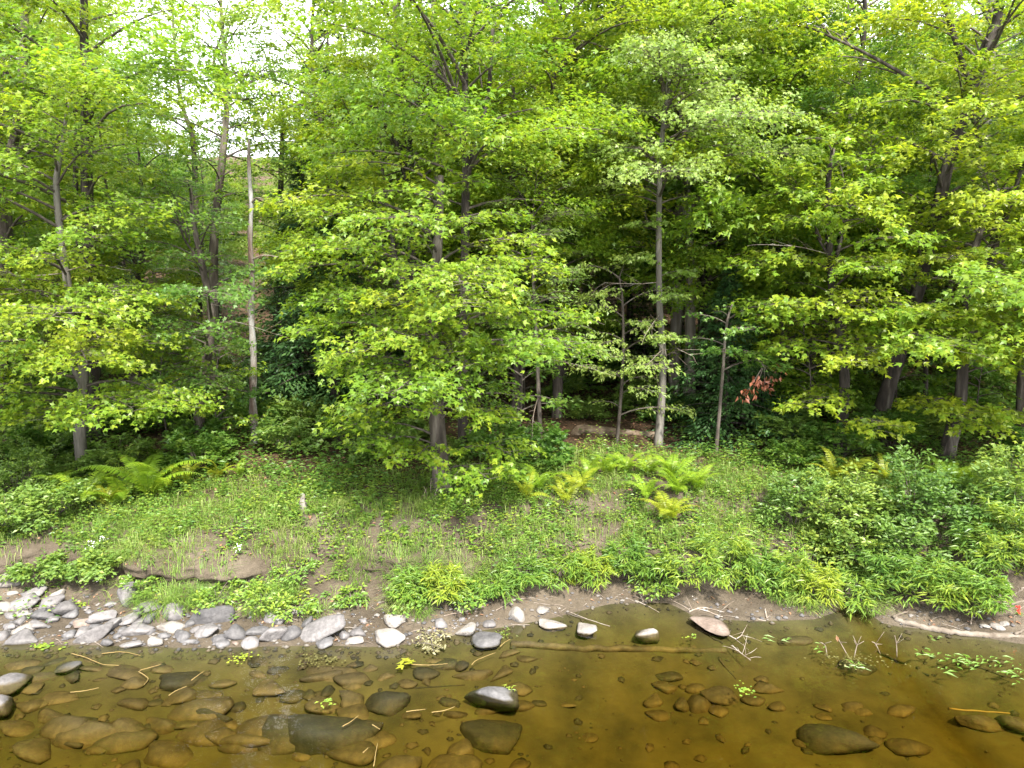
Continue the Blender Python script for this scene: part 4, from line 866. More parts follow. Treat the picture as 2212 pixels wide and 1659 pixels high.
for i, (reg, pts, lab) in enumerate([
 ('L', [(465, 918), (560, 945), (665, 988), (770, 995)], 'long bent straw-coloured stalk floating at the far left below the stones'),
 ('L', [(660, 918), (790, 908), (910, 930)], 'thin straight stalk floating just below the shore stones at left'),
 ('L', [(905, 1028), (1045, 988)], 'short slanting stalk above the zigzag stalk'),
 ('L', [(900, 1035), (935, 1058), (960, 1082), (935, 1120)], 'short zigzag broken stalk floating at left'),
 ('L', [(1240, 1092), (1325, 1030)], 'short pale stalk floating over the dark sunken boulder'),
 ('L', [(455, 1170), (560, 1158), (640, 1140)], 'yellow stalk lying level left of the zigzag stalk'),
 ('L', [(1095, 1190), (1140, 1160), (1210, 1130)], 'faint stalk just below the dark sunken boulder'),
 ('C', [(1030, 872), (1060, 845), (1095, 825)], 'short stalk beside the flat grey slab'),
 ('C', [(845, 990), (880, 960), (1000, 912)], 'stalk floating below the flat grey slab'),
 ('C', [(455, 990), (580, 993), (690, 983)], 'thin level stalk floating right of the yellow leaf'),
 ('C', [(585, 1300), (680, 1285), (735, 1262)], 'stalk floating left of the midstream boulder with grey top'),
 ('C', [(420, 1295), (545, 1280)], 'short stalk beside the sunken boulder left of midstream'),
 ('C', [(8, 1392), (60, 1360), (115, 1318)], 'stalk lying over the largest brown boulder'),
 ('C', [(210, 1650), (222, 1570), (236, 1500)], 'upright-lying thin stalk near the bottom edge'),
 ('C', [(140, 1562), (175, 1528)], 'tiny stalk near the bottom edge beside the upright-lying stalk'),
 ('C', [(200, 1378), (250, 1410)], 'tiny stalk right of the largest brown boulder')]):
    stick('floating_stalk', lab, reg, pts, 0.0065, st, 'water', 'stalk', SG, sides=5)
stick('white_stick', 'straight white stick at the water line right of the pale stones', 'C', [(1000, 734), (1100, 733), (1218, 733)], 0.013, M['whitepetal'] if False else M['driftwood'], 'water')
stick('dry_twig', 'thin pale twig on the mud left of the big pale stone', 'C', [(665, 674), (800, 650), (925, 615)], 0.010, tw, 'ground', side_twigs=1)
stick('dry_twig', 'curved pale twig on the mud above the irregular pale stone', 'C', [(1000, 642), (1060, 610), (1110, 570), (1210, 566)], 0.010, tw, 'ground', side_twigs=2)
stick('dry_twig', 'dark twig reaching into the water right of the pale stones', 'C', [(1400, 640), (1480, 665), (1570, 692)], 0.009, M['twig'], 'water', side_twigs=2)
stick('dry_twig', 'longer twig slanting into the cove from the mud', 'C', [(1440, 632), (1580, 690), (1740, 742)], 0.008, tw, 'water')
stick('dry_twig', 'forked twigs on the mud at the root bank', 'C', [(1900, 572), (1980, 610), (2060, 655)], 0.010, tw, 'ground', side_twigs=4)
stick('dry_twig', 'bent twig above the long pinkish stone', 'R', [(40, 650), (100, 632), (180, 655), (260, 686)], 0.014, tw, 'ground', side_twigs=2)
stick('dry_twig', 'thin straight twig lying above the bent twig', 'R', [(40, 630), (140, 622), (270, 652)], 0.009, tw, 'ground', side_twigs=2)
stick('dry_twig', 'short upright stick in the mud tongue', 'R', [(545, 692), (538, 660), (533, 632)], 0.016, tw, 'ground')
stick('dry_twig', 'short white twig at the edge of the mud tongue', 'R', [(478, 694), (540, 708)], 0.010, tw, 'water')
stick('dry_twig', 'branched twig in the water below the pinkish stone', 'R', [(300, 800), (345, 822), (380, 800), (400, 762)], 0.008, tw, 'water', side_twigs=6)
stick('dry_twig', 'small branched twig poking out at the end of the sunken log', 'R', [(322, 868), (370, 910), (440, 962)], 0.009, tw, 'water', side_twigs=8)
stick('drift_log', 'long twisted pale driftwood branch at the right water edge', 'R', [(1368, 704), (1440, 728), (1560, 752), (1700, 782), (1860, 800), (2020, 808), (2212, 822), (2420, 835)], 0.042, dw, 'water', 'log', taper=1.1, rough=0.5, sides=9)
stick('drift_branch', 'short pale branch stub at the head of the driftwood branch', 'R', [(1366, 692), (1400, 672), (1462, 655)], 0.026, dw, 'ground', 'branch')
stick('drift_branch', 'thin upright pale branch standing at the driftwood', 'R', [(1866, 730), (1874, 690), (1888, 632)], 0.012, tw, 'ground', 'branch')
for i, (pts, lab) in enumerate([([(2000, 488), (2090, 458)], 'upper pale stick of the driftwood heap at the right edge'), ([(2115, 568), (2200, 508)], 'thick slanting stick of the driftwood heap at the right edge'),
        ([(2100, 440), (2130, 500)], 'short upright stick of the driftwood heap at the right edge'), ([(2125, 605), (2230, 580)], 'lowest stick of the driftwood heap at the right edge'),
        ([(2060, 520), (2230, 500)], 'level stick crossing the driftwood heap at the right edge'), ([(2030, 560), (2120, 530), (2230, 550)], 'thin curved stick in the driftwood heap at the right edge'), ([(2150, 800), (2230, 765)], 'pale stick end above the driftwood branch at the right edge')]):
    stick('drift_stick', lab, 'R', pts, 0.022, dw, 'ground', 'stick', 'driftwood heap at the right edge', taper=0.7)
lg = stick('sunken_log', 'long straight silted log lying under water right of the grey slab', None, [(1103, 1394), (1200, 1400), (1330, 1404), (1460, 1407), (1570, 1409)], 0.055, M['sunken'], 'bed', 'log', taper=0.8, rough=0.15, sides=9)
stick('sunken_stick', 'dark sunken branch slanting at the right under the water', 'R', [(1270, 910), (1400, 965), (1590, 1066)], 0.028, M['sunkendark'], 'bed')
stick('sunken_stick', 'thin dark sunken stick below the end of the sunken log', 'R', [(235, 950), (280, 1010), (345, 1085)], 0.018, M['sunkendark'], 'bed')
stick('sunken_stick', 'dark sunken branch below the pinkish stone', 'R', [(95, 755), (170, 800), (265, 855)], 0.03, M['sunkendark'], 'bed')
stick('sunken_stick', 'straight brown stick near the right edge under water', 'R', [(1725, 1276), (1900, 1292), (2165, 1310)], 0.016, M['straw'], 'bed')
stick('sunken_stick', 'dark thin stick left of the midstream boulder', 'C', [(450, 1142), (620, 1135), (800, 1122)], 0.014, M['sunkendark'], 'bed')
stick('sunken_stick', 'dark sunken stick among the floating grass at the right', 'R', [(1800, 980), (1950, 1020), (2080, 1070)], 0.02, M['sunkendark'], 'bed')
for (pts, lab, tws) in [([(1085, 912), (1030, 860), (995, 800)], 'arched dead twig with an orange leaf rising from the water', 1), ([(1392, 905), (1385, 855), (1374, 800)], 'upright dead twig rising from the water at the right', 2),
                        ([(1110, 915), (1125, 880), (1135, 850)], 'small forked dead twig in the water beside the arched twig', 4), ([(1285, 880), (1250, 855), (1225, 840)], 'low dead twig in the water left of the upright twig', 3), ([(940, 905), (925, 870), (900, 845)], 'thin dead twig left of the arched twig', 2)]:
    px = [(OFFX['R'] + x / 3, OFFY + y / 3) for x, y in pts]; b = PZ(*px[0], 0.0)
    w = [b + np.array([0, 0, -0.1])] + [P(x, y, b[1]) for x, y in px[1:]]
    g = Geo(); p = spline(w, 9) - b; tube(g, p, np.linspace(.008, .004, 9), 5, 0, rough=.2)
    rq = np.random.default_rng(int(pts[0][0]))
    for s in range(tws):
        c = p[rq.integers(3, 8)]; d = rq.normal(0, .09, 3) + UPZ * .06; tube(g, spline([c, c + d * .5, c + d], 4), np.linspace(.005, .002, 4), 4, 0)
    if 'orange' in lab: put_leaves(g, 'ovate', p[-1:] + 0, np.array([[.2, -.3, -.8]]), np.array([[0, -1, .3]]), [0.09], [0.7], 1)
    tag(link('dead_twig', g.mesh('dead_twig', [tw, M['dead']]), None, b), lab, 'twig')
# logs on the forest floor and the stump
def floor_log(name, label, px, D, w0, w1, m, lift=0.0):
    pts = np.array([P(x, y, d) for (x, y), d in zip(px, D)]); p = spline(pts, 14); k = pxm(D[0])
    g = Geo(); tube(g, p - p[0], np.linspace(w0, w1, 14) * k / 2, 9, 0, rough=0.2)
    for t in (4, 8, 11):
        d = unit(np.array([RNG.normal(), -0.5, 0.8])) * 0.18; tube(g, np.array([p[t] - p[0], p[t] - p[0] + d]), [.02, .008], 5, 0)
    return tag(link(name, g.mesh(name, [m]), None, p[0]), label, 'log')
def on_floor(x, y, D):     # a point of the forest floor under a picture column
    q = P(x, y, D); return q
floor_log('fallen_log', 'bent brown fallen log lying left of the tall light-grey stem', [(1243, 946), (1252, 928), (1300, 931), (1360, 938), (1416, 942)], [16.0, 16.0, 16.0, 16.0, 15.9], 24, 19, M['logwood'])
floor_log('fallen_branch', 'broken pale branch slanting down right behind the central maple', [(1008, 930), (1060, 947), (1112, 962), (1180, 992)], [15.0, 14.8, 14.6, 14.0], 9, 7, M['palebark'])
floor_log('fallen_branch', 'thin dead branch trailing among the ferns right of the central maple', [(1190, 1010), (1240, 1040), (1290, 1048), (1325, 1062)], [13.6, 13.2, 13.0, 12.8], 6, 4, M['deadwood'])
floor_log('fallen_log', 'long thin log on the forest floor behind the right-hand maples', [(1680, 970), (1760, 975), (1860, 978), (2000, 972)], [17.0, 17.0, 17.0, 17.0], 8, 6, M['deadwood'])
def stump():
    b = hit(656, 1103); g = Geo()
    v, rad = [], []
    for i in range(9):
        t = i / 8; v.append((0.01 * math.sin(i), 0, -0.06 + 0.36 * t)); rad.append(0.075 * (1 - 0.75 * t ** 2.2) * (1 + 0.4 * math.exp(-t * 8)))
    tube(g, np.array(v), np.array(rad), 9, 0, rough=0.35); tag(link('tree_stump', g.mesh('tree_stump', [M['palebark']]), None, b), 'small pale pointed stump on the grassy bank', 'stump')
    b = hit(945, 1075); g = Geo(); rq = np.random.default_rng(3)
    for k in range(7):
        d = unit(rq.normal(0, .5, 3) + UPZ * .9) * (0.2 + .25 * rq.random()); c = np.array([rq.normal(0, .08), rq.normal(0, .05), -.03]); tube(g, spline([c, c + d * .5 + rq.normal(0, .03, 3), c + d], 5), np.linspace(.014, .005, 5), 5, 0)
    tag(link('dead_brush', g.mesh('dead_brush', [M['deadwood']]), None, b - np.array([0.12, 0.1, 0])), 'few bare grey sprouts at the foot of the central maple', 'dead brush')
stump()
# ------------------------------------------------------------------ ferns
def frond_mesh(seed, m):
    rng = np.random.default_rng(seed); g = Geo()
    n = 22; t = np.linspace(0, 1, n)
    up = 0.62 * np.sin(t * 1.75) ** 0.9 * 0.95; out = 0.10 * t + 0.72 * t ** 1.6
    p = np.stack([out, 0.05 * np.sin(t * 3 + seed), up], -1)
    p[:, 2] -= 0.18 * np.clip(t - 0.65, 0, 1) ** 1.5 * 2
    tube(g, p, np.linspace(.008, .002, n), 4, 0, 0.45, cap=False)
    tan = unit(np.gradient(p, axis=0)); M2 = 30
    tq = np.linspace(0.14, 0.99, M2); pos, tip, nr, sz, tn = [], [], [], [], []
    for s in (1, -1):
        for u in tq:
            c = np.array([np.interp(u, t, p[:, i]) for i in range(3)]); a = np.array([np.interp(u, t, tan[:, i]) for i in range(3)])
            L = 0.17 * math.sin(math.pi * min(1, (u * 0.93 + 0.07)) ** 0.75) ** 0.8 + 0.01
            side = np.array([0, s, 0.0])
            pos.append(c); tip.append(side + a * 0.35 - UPZ * 0.12 + rng.normal(0, .06, 3)); nn = np.cross(a, np.array([0, 1.0, 0])); nn = nn if nn[2] > 0 else -nn
            nr.append(nn + rng.normal(0, .08, 3)); sz.append(L * (0.9 + .2 * rng.random())); tn.append(0.5 + rng.normal(0, .06))
    put_leaves(g, 'pinna', np.array(pos), np.array(tip), np.array(nr), np.array(sz), np.array(tn))
    return g.mesh('frond', [m])
LEAF['pinna'] = T([(0, 0, 0), (.085, .2, 0), (.06, .7, -.04), (0, 1, -.12), (-.06, .7, -.04), (-.085, .2, 0)], [(0, 1, 5), (1, 2, 4), (1, 4, 5), (2, 3, 4)])
M['fern_yellow'] = leaf_mat('yellowing_fern', (0.12, 0.18, 0.014), (0.22, 0.26, 0.020), (0.34, 0.31, 0.035), trans=0.38)
FR = {k: [frond_mesh(s, M[k]) for s in (1, 2, 3)] for k in ('fern', 'fern_yellow')}
rf = random.Random(4)
for (x, y, L, n, k, lab) in [
 (322, 1078, 1.45, 12, 'fern', 'biggest bright green fern at the left, right of the pale trunk'), (185, 1092, 1.05, 8, 'fern', 'green fern at the foot of the pale leftmost trunk'), (255, 1092, 0.95, 8, 'fern', 'fern crowded against the left side of the biggest fern'),
 (128, 1066, 0.75, 6, 'fern', 'low fern left of the pale leftmost trunk'), (232, 1095, 0.7, 6, 'fern_yellow', 'small yellowish fern in front of the left fern group'), (400, 1050, 0.8, 7, 'fern_yellow', 'low yellow-green fern right of the biggest fern'), (468, 1040, 0.6, 8, 'fern_yellow', 'low yellow-green fern at the foot of the slender tree'), (520, 1030, 0.5, 6, 'fern', 'low fern left of the snag foot'),
 (1135, 1080, 0.75, 6, 'fern_yellow', 'small yellow fern right of the central maple trunk'), (1165, 1062, 0.8, 7, 'fern', 'green fern right of the small yellow fern by the central maple'), (1222, 1088, 0.75, 7, 'fern_yellow', 'yellow-green fern below the trailing dead branch'), (1255, 1065, 0.7, 6, 'fern_yellow', 'thin yellow fern at the tip of the trailing dead branch'),
 (1310, 1026, 0.7, 8, 'fern', 'green fern, leftmost of the fern patch below the fallen log'), (1352, 1022, 0.7, 8, 'fern', 'green fern in the middle of the patch below the fallen log'), (1400, 1026, 0.7, 8, 'fern', 'green fern at the foot of the tall light-grey stem'), (1445, 1128, 0.85, 10, 'fern_yellow', 'bright yellow fern standing forward on the bank at right of centre'),
 (1462, 1068, 0.8, 9, 'fern', 'tall yellow-green fern just behind the bright yellow fern'), (1505, 1062, 0.7, 8, 'fern', 'green fern right of the bright yellow fern'), (1450, 1040, 0.8, 7, 'fern', 'green fern behind the tall yellow-green fern'), (1398, 1078, 0.7, 6, 'fern', 'low fern left of the bright yellow fern'), (1275, 1035, 0.7, 6, 'fern', 'low fern left of the fern patch below the fallen log'),
 (1800, 1040, 0.8, 9, 'fern_yellow', 'yellow fern standing at the foot of the slim maple'), (1842, 1030, 0.7, 7, 'fern_yellow', 'smaller yellow fern right of the fern at the slim maple'), (1916, 1046, 0.8, 11, 'fern_yellow', 'bright yellow fern at the foot of the leaning dark trunk'), (2055, 1062, 0.95, 9, 'fern', 'green fern at the foot of the maple at the right'), (2090, 1050, 0.8, 8, 'fern', 'green fern right of the fern at the right-hand maple'), (2030, 1078, 0.7, 6, 'fern', 'low green fern in front of the right-hand maple')]:
    b = hit(x, y)
    root = thing('fern', b, lab, 'fern', 'ferns under the trees')
    a0 = rf.random() * 6.28
    for i in range(n):
        o = link('frond', rf.choice(FR[k]), root)
        s = L * 0.88 * (0.75 + 0.35 * rf.random())
        o.rotation_euler = (rf.gauss(0, .12), rf.gauss(-0.05, .16), a0 + i * 6.283 / n + rf.gauss(0, .22)); o.scale = (s, s, s * (0.85 + .25 * rf.random()))

# ------------------------------------------------------------------ shrubs and herbs
def shrub_geo(seed, R, H, n, size, shape, tint, dens, droop=0.3, low=0.05):
    rng = np.random.default_rng(700 + seed); g = Geo()
    for i in range(n):
        az = i * 2.399963 + rng.normal(0, .4); el = rng.random() ** 0.75
        rr = R * (0.35 + 0.65 * (1 - el * 0.75)) * (0.75 + .4 * rng.random())
        A = np.array([math.cos(az) * R * 0.12, math.sin(az) * R * 0.12, low])
        B = np.array([math.cos(az) * rr, math.sin(az) * rr, H * (0.15 + 0.85 * el) * (0.8 + .3 * rng.random())])
        L = np.linalg.norm(B - A)
        bough(g, A, B, 0.30 * L + 0.08, int(dens * (0.5 + L)), size, shape, tint, arch=0.12, droop=droop, bare=0.3, rng=rng, twigs=False, flat=0.5, rad=0.007)
    return g
def shrub(name, label, x, y, R, H, n, size, m, seed, shape='ovate', tint=0.5, dens=50, group=None, cat='shrub', droop=0.3, at=None):
    b = hit(x, y) if at is None else at
    root = thing(name, b, label, cat, group)
    link('foliage', shrub_geo(seed, R, H, n, size, shape, tint, dens, droop).mesh('foliage', [M[m], M['twig']]), root)
    return root
RB = 'shrubs on the right bank'
for i, (x, y, R, H, lab) in enumerate([
 (1715, 1135, .75, .75, 'leafy dark green shrub at the upper left of the right bank thicket'), (1800, 1150, .8, .8, 'dense shrub in the right bank thicket below the yellow ferns'), (1880, 1140, .85, .85, 'shrub in the middle of the right bank thicket'),
 (1975, 1130, .85, .8, 'rounded blue-green shrub below the leaning trunk'), (2075, 1125, .85, .8, 'blue-green shrub below the green ferns at right'), (2175, 1120, .9, .9, 'large shrub at the right picture edge, upper bank'),
 (1770, 1195, .6, .55, 'shrub hanging over the small earth scarp on the right bank'), (1860, 1220, .6, .6, 'shrub spilling down the bank left of the little inlet top'), (1950, 1215, .6, .55, 'shrub above the little inlet')]):
    shrub('bank_shrub', lab, x, y, R * (0.80 + .2 * math.sin(i * 1.9)), H * (1.10 + .35 * math.sin(i * 2.7)), 34, 0.085, 'shrub', i, dens=52, group=RB, tint=0.42 + 0.22 * math.sin(i * 1.3))
LB = 'shrubs on the left bank'
for i, (x, y, R, H, lab) in enumerate([(40, 1075, .8, .75, 'dark green shrub at the left edge above the bank'), (120, 1120, .7, .6, 'shrub with pale tips left of the small yellowish fern'), (20, 1140, .7, .55, 'low shrub at the left edge just above the bare bank'),
        (90, 1240, .5, .3, 'dark low clump hanging over the undercut bank at the left'), (165, 1242, .5, .32, 'low clump hanging over the undercut bank, beside the dark low clump'), (240, 1232, .45, .34, 'low leafy clump at the right end of the hanging bank clumps'), (30, 1010, .8, .9, 'shaded shrub behind the left edge bank shrub'), (110, 1020, .7, .8, 'shaded shrub left of the pale leftmost trunk')]):
    shrub('bank_shrub', lab, x, y, R, H, 40, 0.075, 'shrub', 30 + i, dens=60, group=LB, tint=0.45)
HB = 'clumps of long-leaved herbs along the lower bank'
HL = [(1215, 1262, .35, .3), (1290, 1248, .4, .38), (1350, 1248, .42, .42), (1420, 1240, .42, .45), (1490, 1250, .45, .42), (1560, 1250, .45, .45), (1630, 1255, .42, .4), (1700, 1272, .4, .38), (1760, 1290, .35, .32), (1850, 1290, .4, .4),
      (1920, 1280, .42, .42), (1985, 1300, .45, .48), (2045, 1310, .48, .52), (2110, 1315, .45, .45), (2165, 1230, .5, .55), (2120, 1200, .5, .5), (2200, 1200, .5, .55), (1130, 1270, .3, .25), (1060, 1275, .3, .25), (960, 1285, .32, .28), (890, 1290, .32, .28)]
for i, (x, y, R, H) in enumerate(sorted(HL)):
    R *= 0.75 + 0.55 * abs(math.sin(i * 3.7)); y -= 8 * math.sin(i * 5.1); H *= 1.25 + .35 * math.sin(i * 2.3)
    shrub('herb_clump', f'clump of long-leaved light green herbs, {ORD[i]} from left along the lower bank', x, y, R, H, 30, 0.125, 'weed', 60 + i, shape='lance', dens=48, group=HB, cat='herb', droop=0.45, tint=0.58 + .22 * math.sin(i * 1.7))
YB = 'low yellow-green herbs near the water'
for i, (x, y, R, H) in enumerate(sorted([(300, 1275, .22, .2), (470, 1300, .25, .2), (575, 1310, .3, .22), (640, 1325, .25, .18), (640, 1245, .3, .2), (910, 1275, .35, .25), (880, 1300, .3, .22), (1010, 1295, .3, .2), (1650, 1265, .3, .3), (1420, 1285, .3, .25), (760, 1300, .2, .15), (540, 1265, .22, .16)])):
    shrub('low_herb', f'low yellow-green herb patch, {ORD[i]} from left near the water', x, y, R * 1.3, H * .9, 16, 0.065, 'weed', 90 + i, shape='ovate', dens=36, group=YB, cat='herb', droop=0.2, tint=0.55)

# woodland understorey: alike low shrubs and saplings, copied
up = []
for s in range(4):
    r = thing('understory_shrub', (0, 0, 0), 'x', 'shrub')
    link('foliage', shrub_geo(200 + s, 0.75, 0.75, 34, 0.11, 'clump' if s % 2 else 'ovate', 0.45, 48).mesh('foliage', [M['green' if s < 2 else 'shrub'], M['twig']]), r); up.append(r)
UL = ['low broad-leaved shrub in the shade of the wood', 'low dark green shrub in the shade of the wood', 'low mounded shrub in the shade of the wood', 'low bluish green shrub in the shade of the wood']
ru = random.Random(8); cnt = [0] * 4; pts_u = []
while len(pts_u) < 150:
    D = 13.0 + 12.5 * ru.random() ** 1.35; x = (ru.random() * 2 - 1) * (0.78 * D + 2)
    u = x / D * FPX + 1106
    if D < 13.6 and 540 < u < 1280: continue
    if 760 < u < 1250 and 15 < D < 24 and ru.random() < 0.8: continue         # open leaf litter behind the central maple
    if 1180 < u < 1470 and 12.9 < D < 17.2: continue
    if 1470 < u < 1690 and 13.2 < D < 16.6: continue                          # the fallen log lies clear
    if any((x - a) ** 2 + (D - b) ** 2 < 0.8 for a, b in pts_u): continue
    pts_u.append((x, D))
for x, D in pts_u:
    k = ru.randrange(4); o = up[k] if cnt[k] == 0 else copy_tree(up[k]); cnt[k] += 1
    s = 0.55 + 0.5 * ru.random(); o.location = (x, D, gz(x, D)); o.rotation_euler = (0, 0, ru.random() * 6.28); o.scale = (s * 1.1, s * 1.1, s)
    tag(o, UL[k], 'shrub', UL[k].replace('shrub', 'shrubs'))
sp = []
for s in range(3):
    rng = np.random.default_rng(900 + s); r = thing('sapling', (0, 0, 0), 'x', 'sapling'); H = 2.6
    path = spline([(0, 0, 0), (rng.normal(0, .08), rng.normal(0, .08), H * .5), (rng.normal(0, .15), rng.normal(0, .15), H)], 10); make_trunk(r, path, .018, .006, M['bark'], .2, 6); g = Geo()
    auto_boughs(g, path, .6, H, 16, .85, .10, 'maple' if s else 'ovate', .5, 130, rng, 0, twigs=False, top=.5, width=.5); link('crown', g.mesh('crown', [M['green' if s != 1 else 'maple'], M['twig']]), r); sp.append(r)
SL = ['thin oval-leaved sapling under the trees', 'thin yellow-green maple sapling under the trees', 'thin dark-leaved maple sapling under the trees']; cnt = [0] * 3; pts_s = []
while len(pts_s) < 46:
    D = 14.6 + 11 * ru.random(); x = (ru.random() * 2 - 1) * (0.78 * D + 2); u = x / D * FPX + 1106
    if (470 < u < 640 and D < 18) or (1200 < u < 1690 and D < 16.8): continue
    if any((x - a) ** 2 + (D - b) ** 2 < 1.5 for a, b in pts_s): continue
    pts_s.append((x, D)); k = ru.randrange(3); o = sp[k] if cnt[k] == 0 else copy_tree(sp[k]); cnt[k] += 1
    s = 0.7 + 0.7 * ru.random(); o.location = (x, D, gz(x, D) - .02); o.rotation_euler = (0, 0, ru.random() * 6.28); o.scale = (s, s, s); tag(o, SL[k], 'sapling', SL[k].replace('sapling', 'saplings'))

# ------------------------------------------------------------------ grass, weeds, leaf litter (uncounted)
def blades(g, pos, h, lean_dir, lean, width, tint, mat_i=0):
    n = len(pos); s = unit(np.cross(lean_dir, UPZ)); w = width.reshape(-1, 1)
    h = h.reshape(-1, 1); lean = lean.reshape(-1, 1)
    p1 = pos + UPZ * h * 0.55 + lean_dir * h * lean * 0.25
    p2 = pos + UPZ * h * (0.92 - 0.35 * lean) + lean_dir * h * lean * 0.95
    v = np.stack([pos - s * w, pos + s * w, p1 + s * w * .8, p1 - s * w * .8, p2], 1)
    f = np.array([(0, 1, 2), (0, 2, 3), (3, 2, 4)])[None] + (np.arange(n) * 5)[:, None, None]
    g.add(v.reshape(-1, 3), f.reshape(-1, 3), mat_i, np.repeat(np.clip(tint, 0, 1), 5))
rg = np.random.default_rng(31)
def grow(n, x0, x1, q0, q1, keep):
    x = x0 + (x1 - x0) * rg.random(n); q = q0 + (q1 - q0) * rg.random(n)
    y = np.interp(x, xs, shs) + q
    m = keep(x, y, q); x, y, q = x[m], y[m], q[m]
    z = np.array([gz(a, b) for a, b in zip(x, y)])
    return np.stack([x, y, z], -1), q
def keep_grass(x, y, q):
    n = fbm(x * 1.3, y * 1.3, 41); n2 = fbm(x * 4, y * 4, 42)
    dens = np.clip((n - 0.24) * 4.5, 0, 1) * np.clip(0.55 + (n2 - .4) * 3, 0, 1)
    dens *= np.where(x < -0.6, np.clip((q - 1.3) / 0.35, 0.06, 1), np.clip((q - 0.75) / 0.3, 0, 1))
    dens *= np.clip((4.6 - q) / 1.8, 0, 1)
    px = 1106 + x / (y * math.cos(PITCH) + 4 * math.sin(PITCH)) * FPX
    dens = np.where((abs(px - 815 - 8 * np.sin(q * 3)) < 16) & (q < 2.3), 0.02, dens)     # the narrow trodden path
    return rg.random(len(x)) < dens
pos, q = grow(125000, -13, 13, 0.7, 4.8, keep_grass); n = len(pos)
ang = rg.random(n) * 6.283; ld = np.stack([np.cos(ang), np.sin(ang) - 0.7, np.zeros(n)], -1); ld = unit(ld)
g = Geo(); cl = fbm(pos[:, 0] * 2, pos[:, 1] * 2, 44)
blades(g, pos - UPZ * .01, (0.08 + 0.20 * rg.random(n)) * (0.45 + 1.1 * cl), ld, 0.35 + 0.75 * rg.random(n), 0.0035 + 0.004 * rg.random(n), 0.5 + rg.normal(0, .2, n) + (cl - .5) * .4 + 0.5 * (rg.random(n) < 0.06))
tag(link('grass', g.mesh('grass', [M['grass']])), 'light green grass growing over the river bank', kind='stuff')
# grass hanging over the bank lip and tufts by the water
def tuft(label, x, y, n, h, spread, tint=0.5, group='grass tufts near the water'):
    b = hit(x, y); g = Geo(); a = rg.random(n) * 6.283; d = np.stack([np.cos(a), np.sin(a), np.zeros(n)], -1)
    p = d * (1.25 * spread * rg.random(n) ** .8)[:, None]; p[:, 2] = [gz(b[0] + v[0], b[1] + v[1]) - b[2] for v in p]
    blades(g, p - UPZ * .01, h * (.35 + .75 * rg.random(n)), unit(d + np.array([0, -.4, 0]) + rg.normal(0, .5, (n, 3)) * np.array([1, 1, 0])), .6 + .8 * rg.random(n), .0025 + .003 * rg.random(n), tint + rg.normal(0, .15, n))
    tag(link('grass_tuft', g.mesh('grass_tuft', [M['grass']]), None, b), label, 'grass tuft', group)
TL = [(365, 1300, 520, .38, .34), (420, 1296, 260, .3, .22), (470, 1290, 200, .26, .18), (585, 1300, 340, .3, .25), (630, 1280, 160, .24, .12), (555, 1322, 160, .22, .16), (866, 1310, 280, .28, .2), (905, 1322, 200, .24, .16), (300, 1290, 180, .24, .18), (690, 1325, 140, .2, .16), (1000, 1300, 160, .2, .18), (1742, 1305, 320, .36, .25), (1690, 1290, 240, .3, .22), (1880, 1308, 240, .3, .2), (1000, 1240, 300, .3, .3), (930, 1225, 320, .34, .3), (860, 1232, 260, .3, .25), (1090, 1235, 260, .3, .3), (770, 1215, 260, .3, .3), (290, 1190, 260, .3, .3), (210, 1160, 320, .34, .35), (380, 1195, 240, .3, .3), (1560, 1190, 260, .3, .3)]
for i, (x, y, n, h, s) in enumerate(sorted(TL)):
    tuft(f'tuft of arching grass, {ORD[i]} from left along the lower bank', x, y, n, h, s, 0.45 + 0.15 * math.sin(i * 2.1))
# broad-leaved weeds mixed into the grass
def keep_weed(x, y, q):
    n = fbm(x * 1.7 + 5, y * 1.7, 51); d = np.clip((n - 0.27) * 4, 0, 1) * np.where(x < -0.6, np.clip((q - 1.3) / .4, 0.10, 1), np.clip((q - 0.7) / .2, 0.05, 1)) * np.clip((5.2 - q) / 2, 0, 1)
    px = 1106 + x / (y * math.cos(PITCH) + 4 * math.sin(PITCH)) * FPX
    d = np.where((abs(px - 815 - 8 * np.sin(q * 3)) < 15) & (q < 2.3), 0.0, d)
    return rg.random(len(x)) < d
pos, q = grow(16000, -13, 13, 0.5, 5.4, keep_weed); n = len(pos); g = Geo(); K = 9
h = (0.05 + 0.36 * rg.random(n) ** 2.2)
cc = np.repeat(pos, K, 0); t = np.tile(np.arange(1, K + 1) / K, n); hh = np.repeat(h, K)
a = np.repeat(rg.random(n) * 6.28, K) + np.tile(np.arange(K) * 2.4, n); d = np.stack([np.cos(a), np.sin(a), np.zeros(n * K)], -1)
put_leaves(g, 'ovate', cc + UPZ * (hh * t)[:, None] + d * 0.012, d + UPZ * (0.25 * rg.random(n * K))[:, None], UPZ + rg.normal(0, .3, (n * K, 3)), (0.04 + 0.07 * rg.random(n * K)) * (1.15 - 0.5 * t), np.repeat(0.5 + rg.normal(0, .22, n), K) + rg.normal(0, .06, n * K))
tag(link('weeds', g.mesh('weeds', [M['weed']])), 'small broad-leaved weeds growing among the bank grass', kind='stuff')
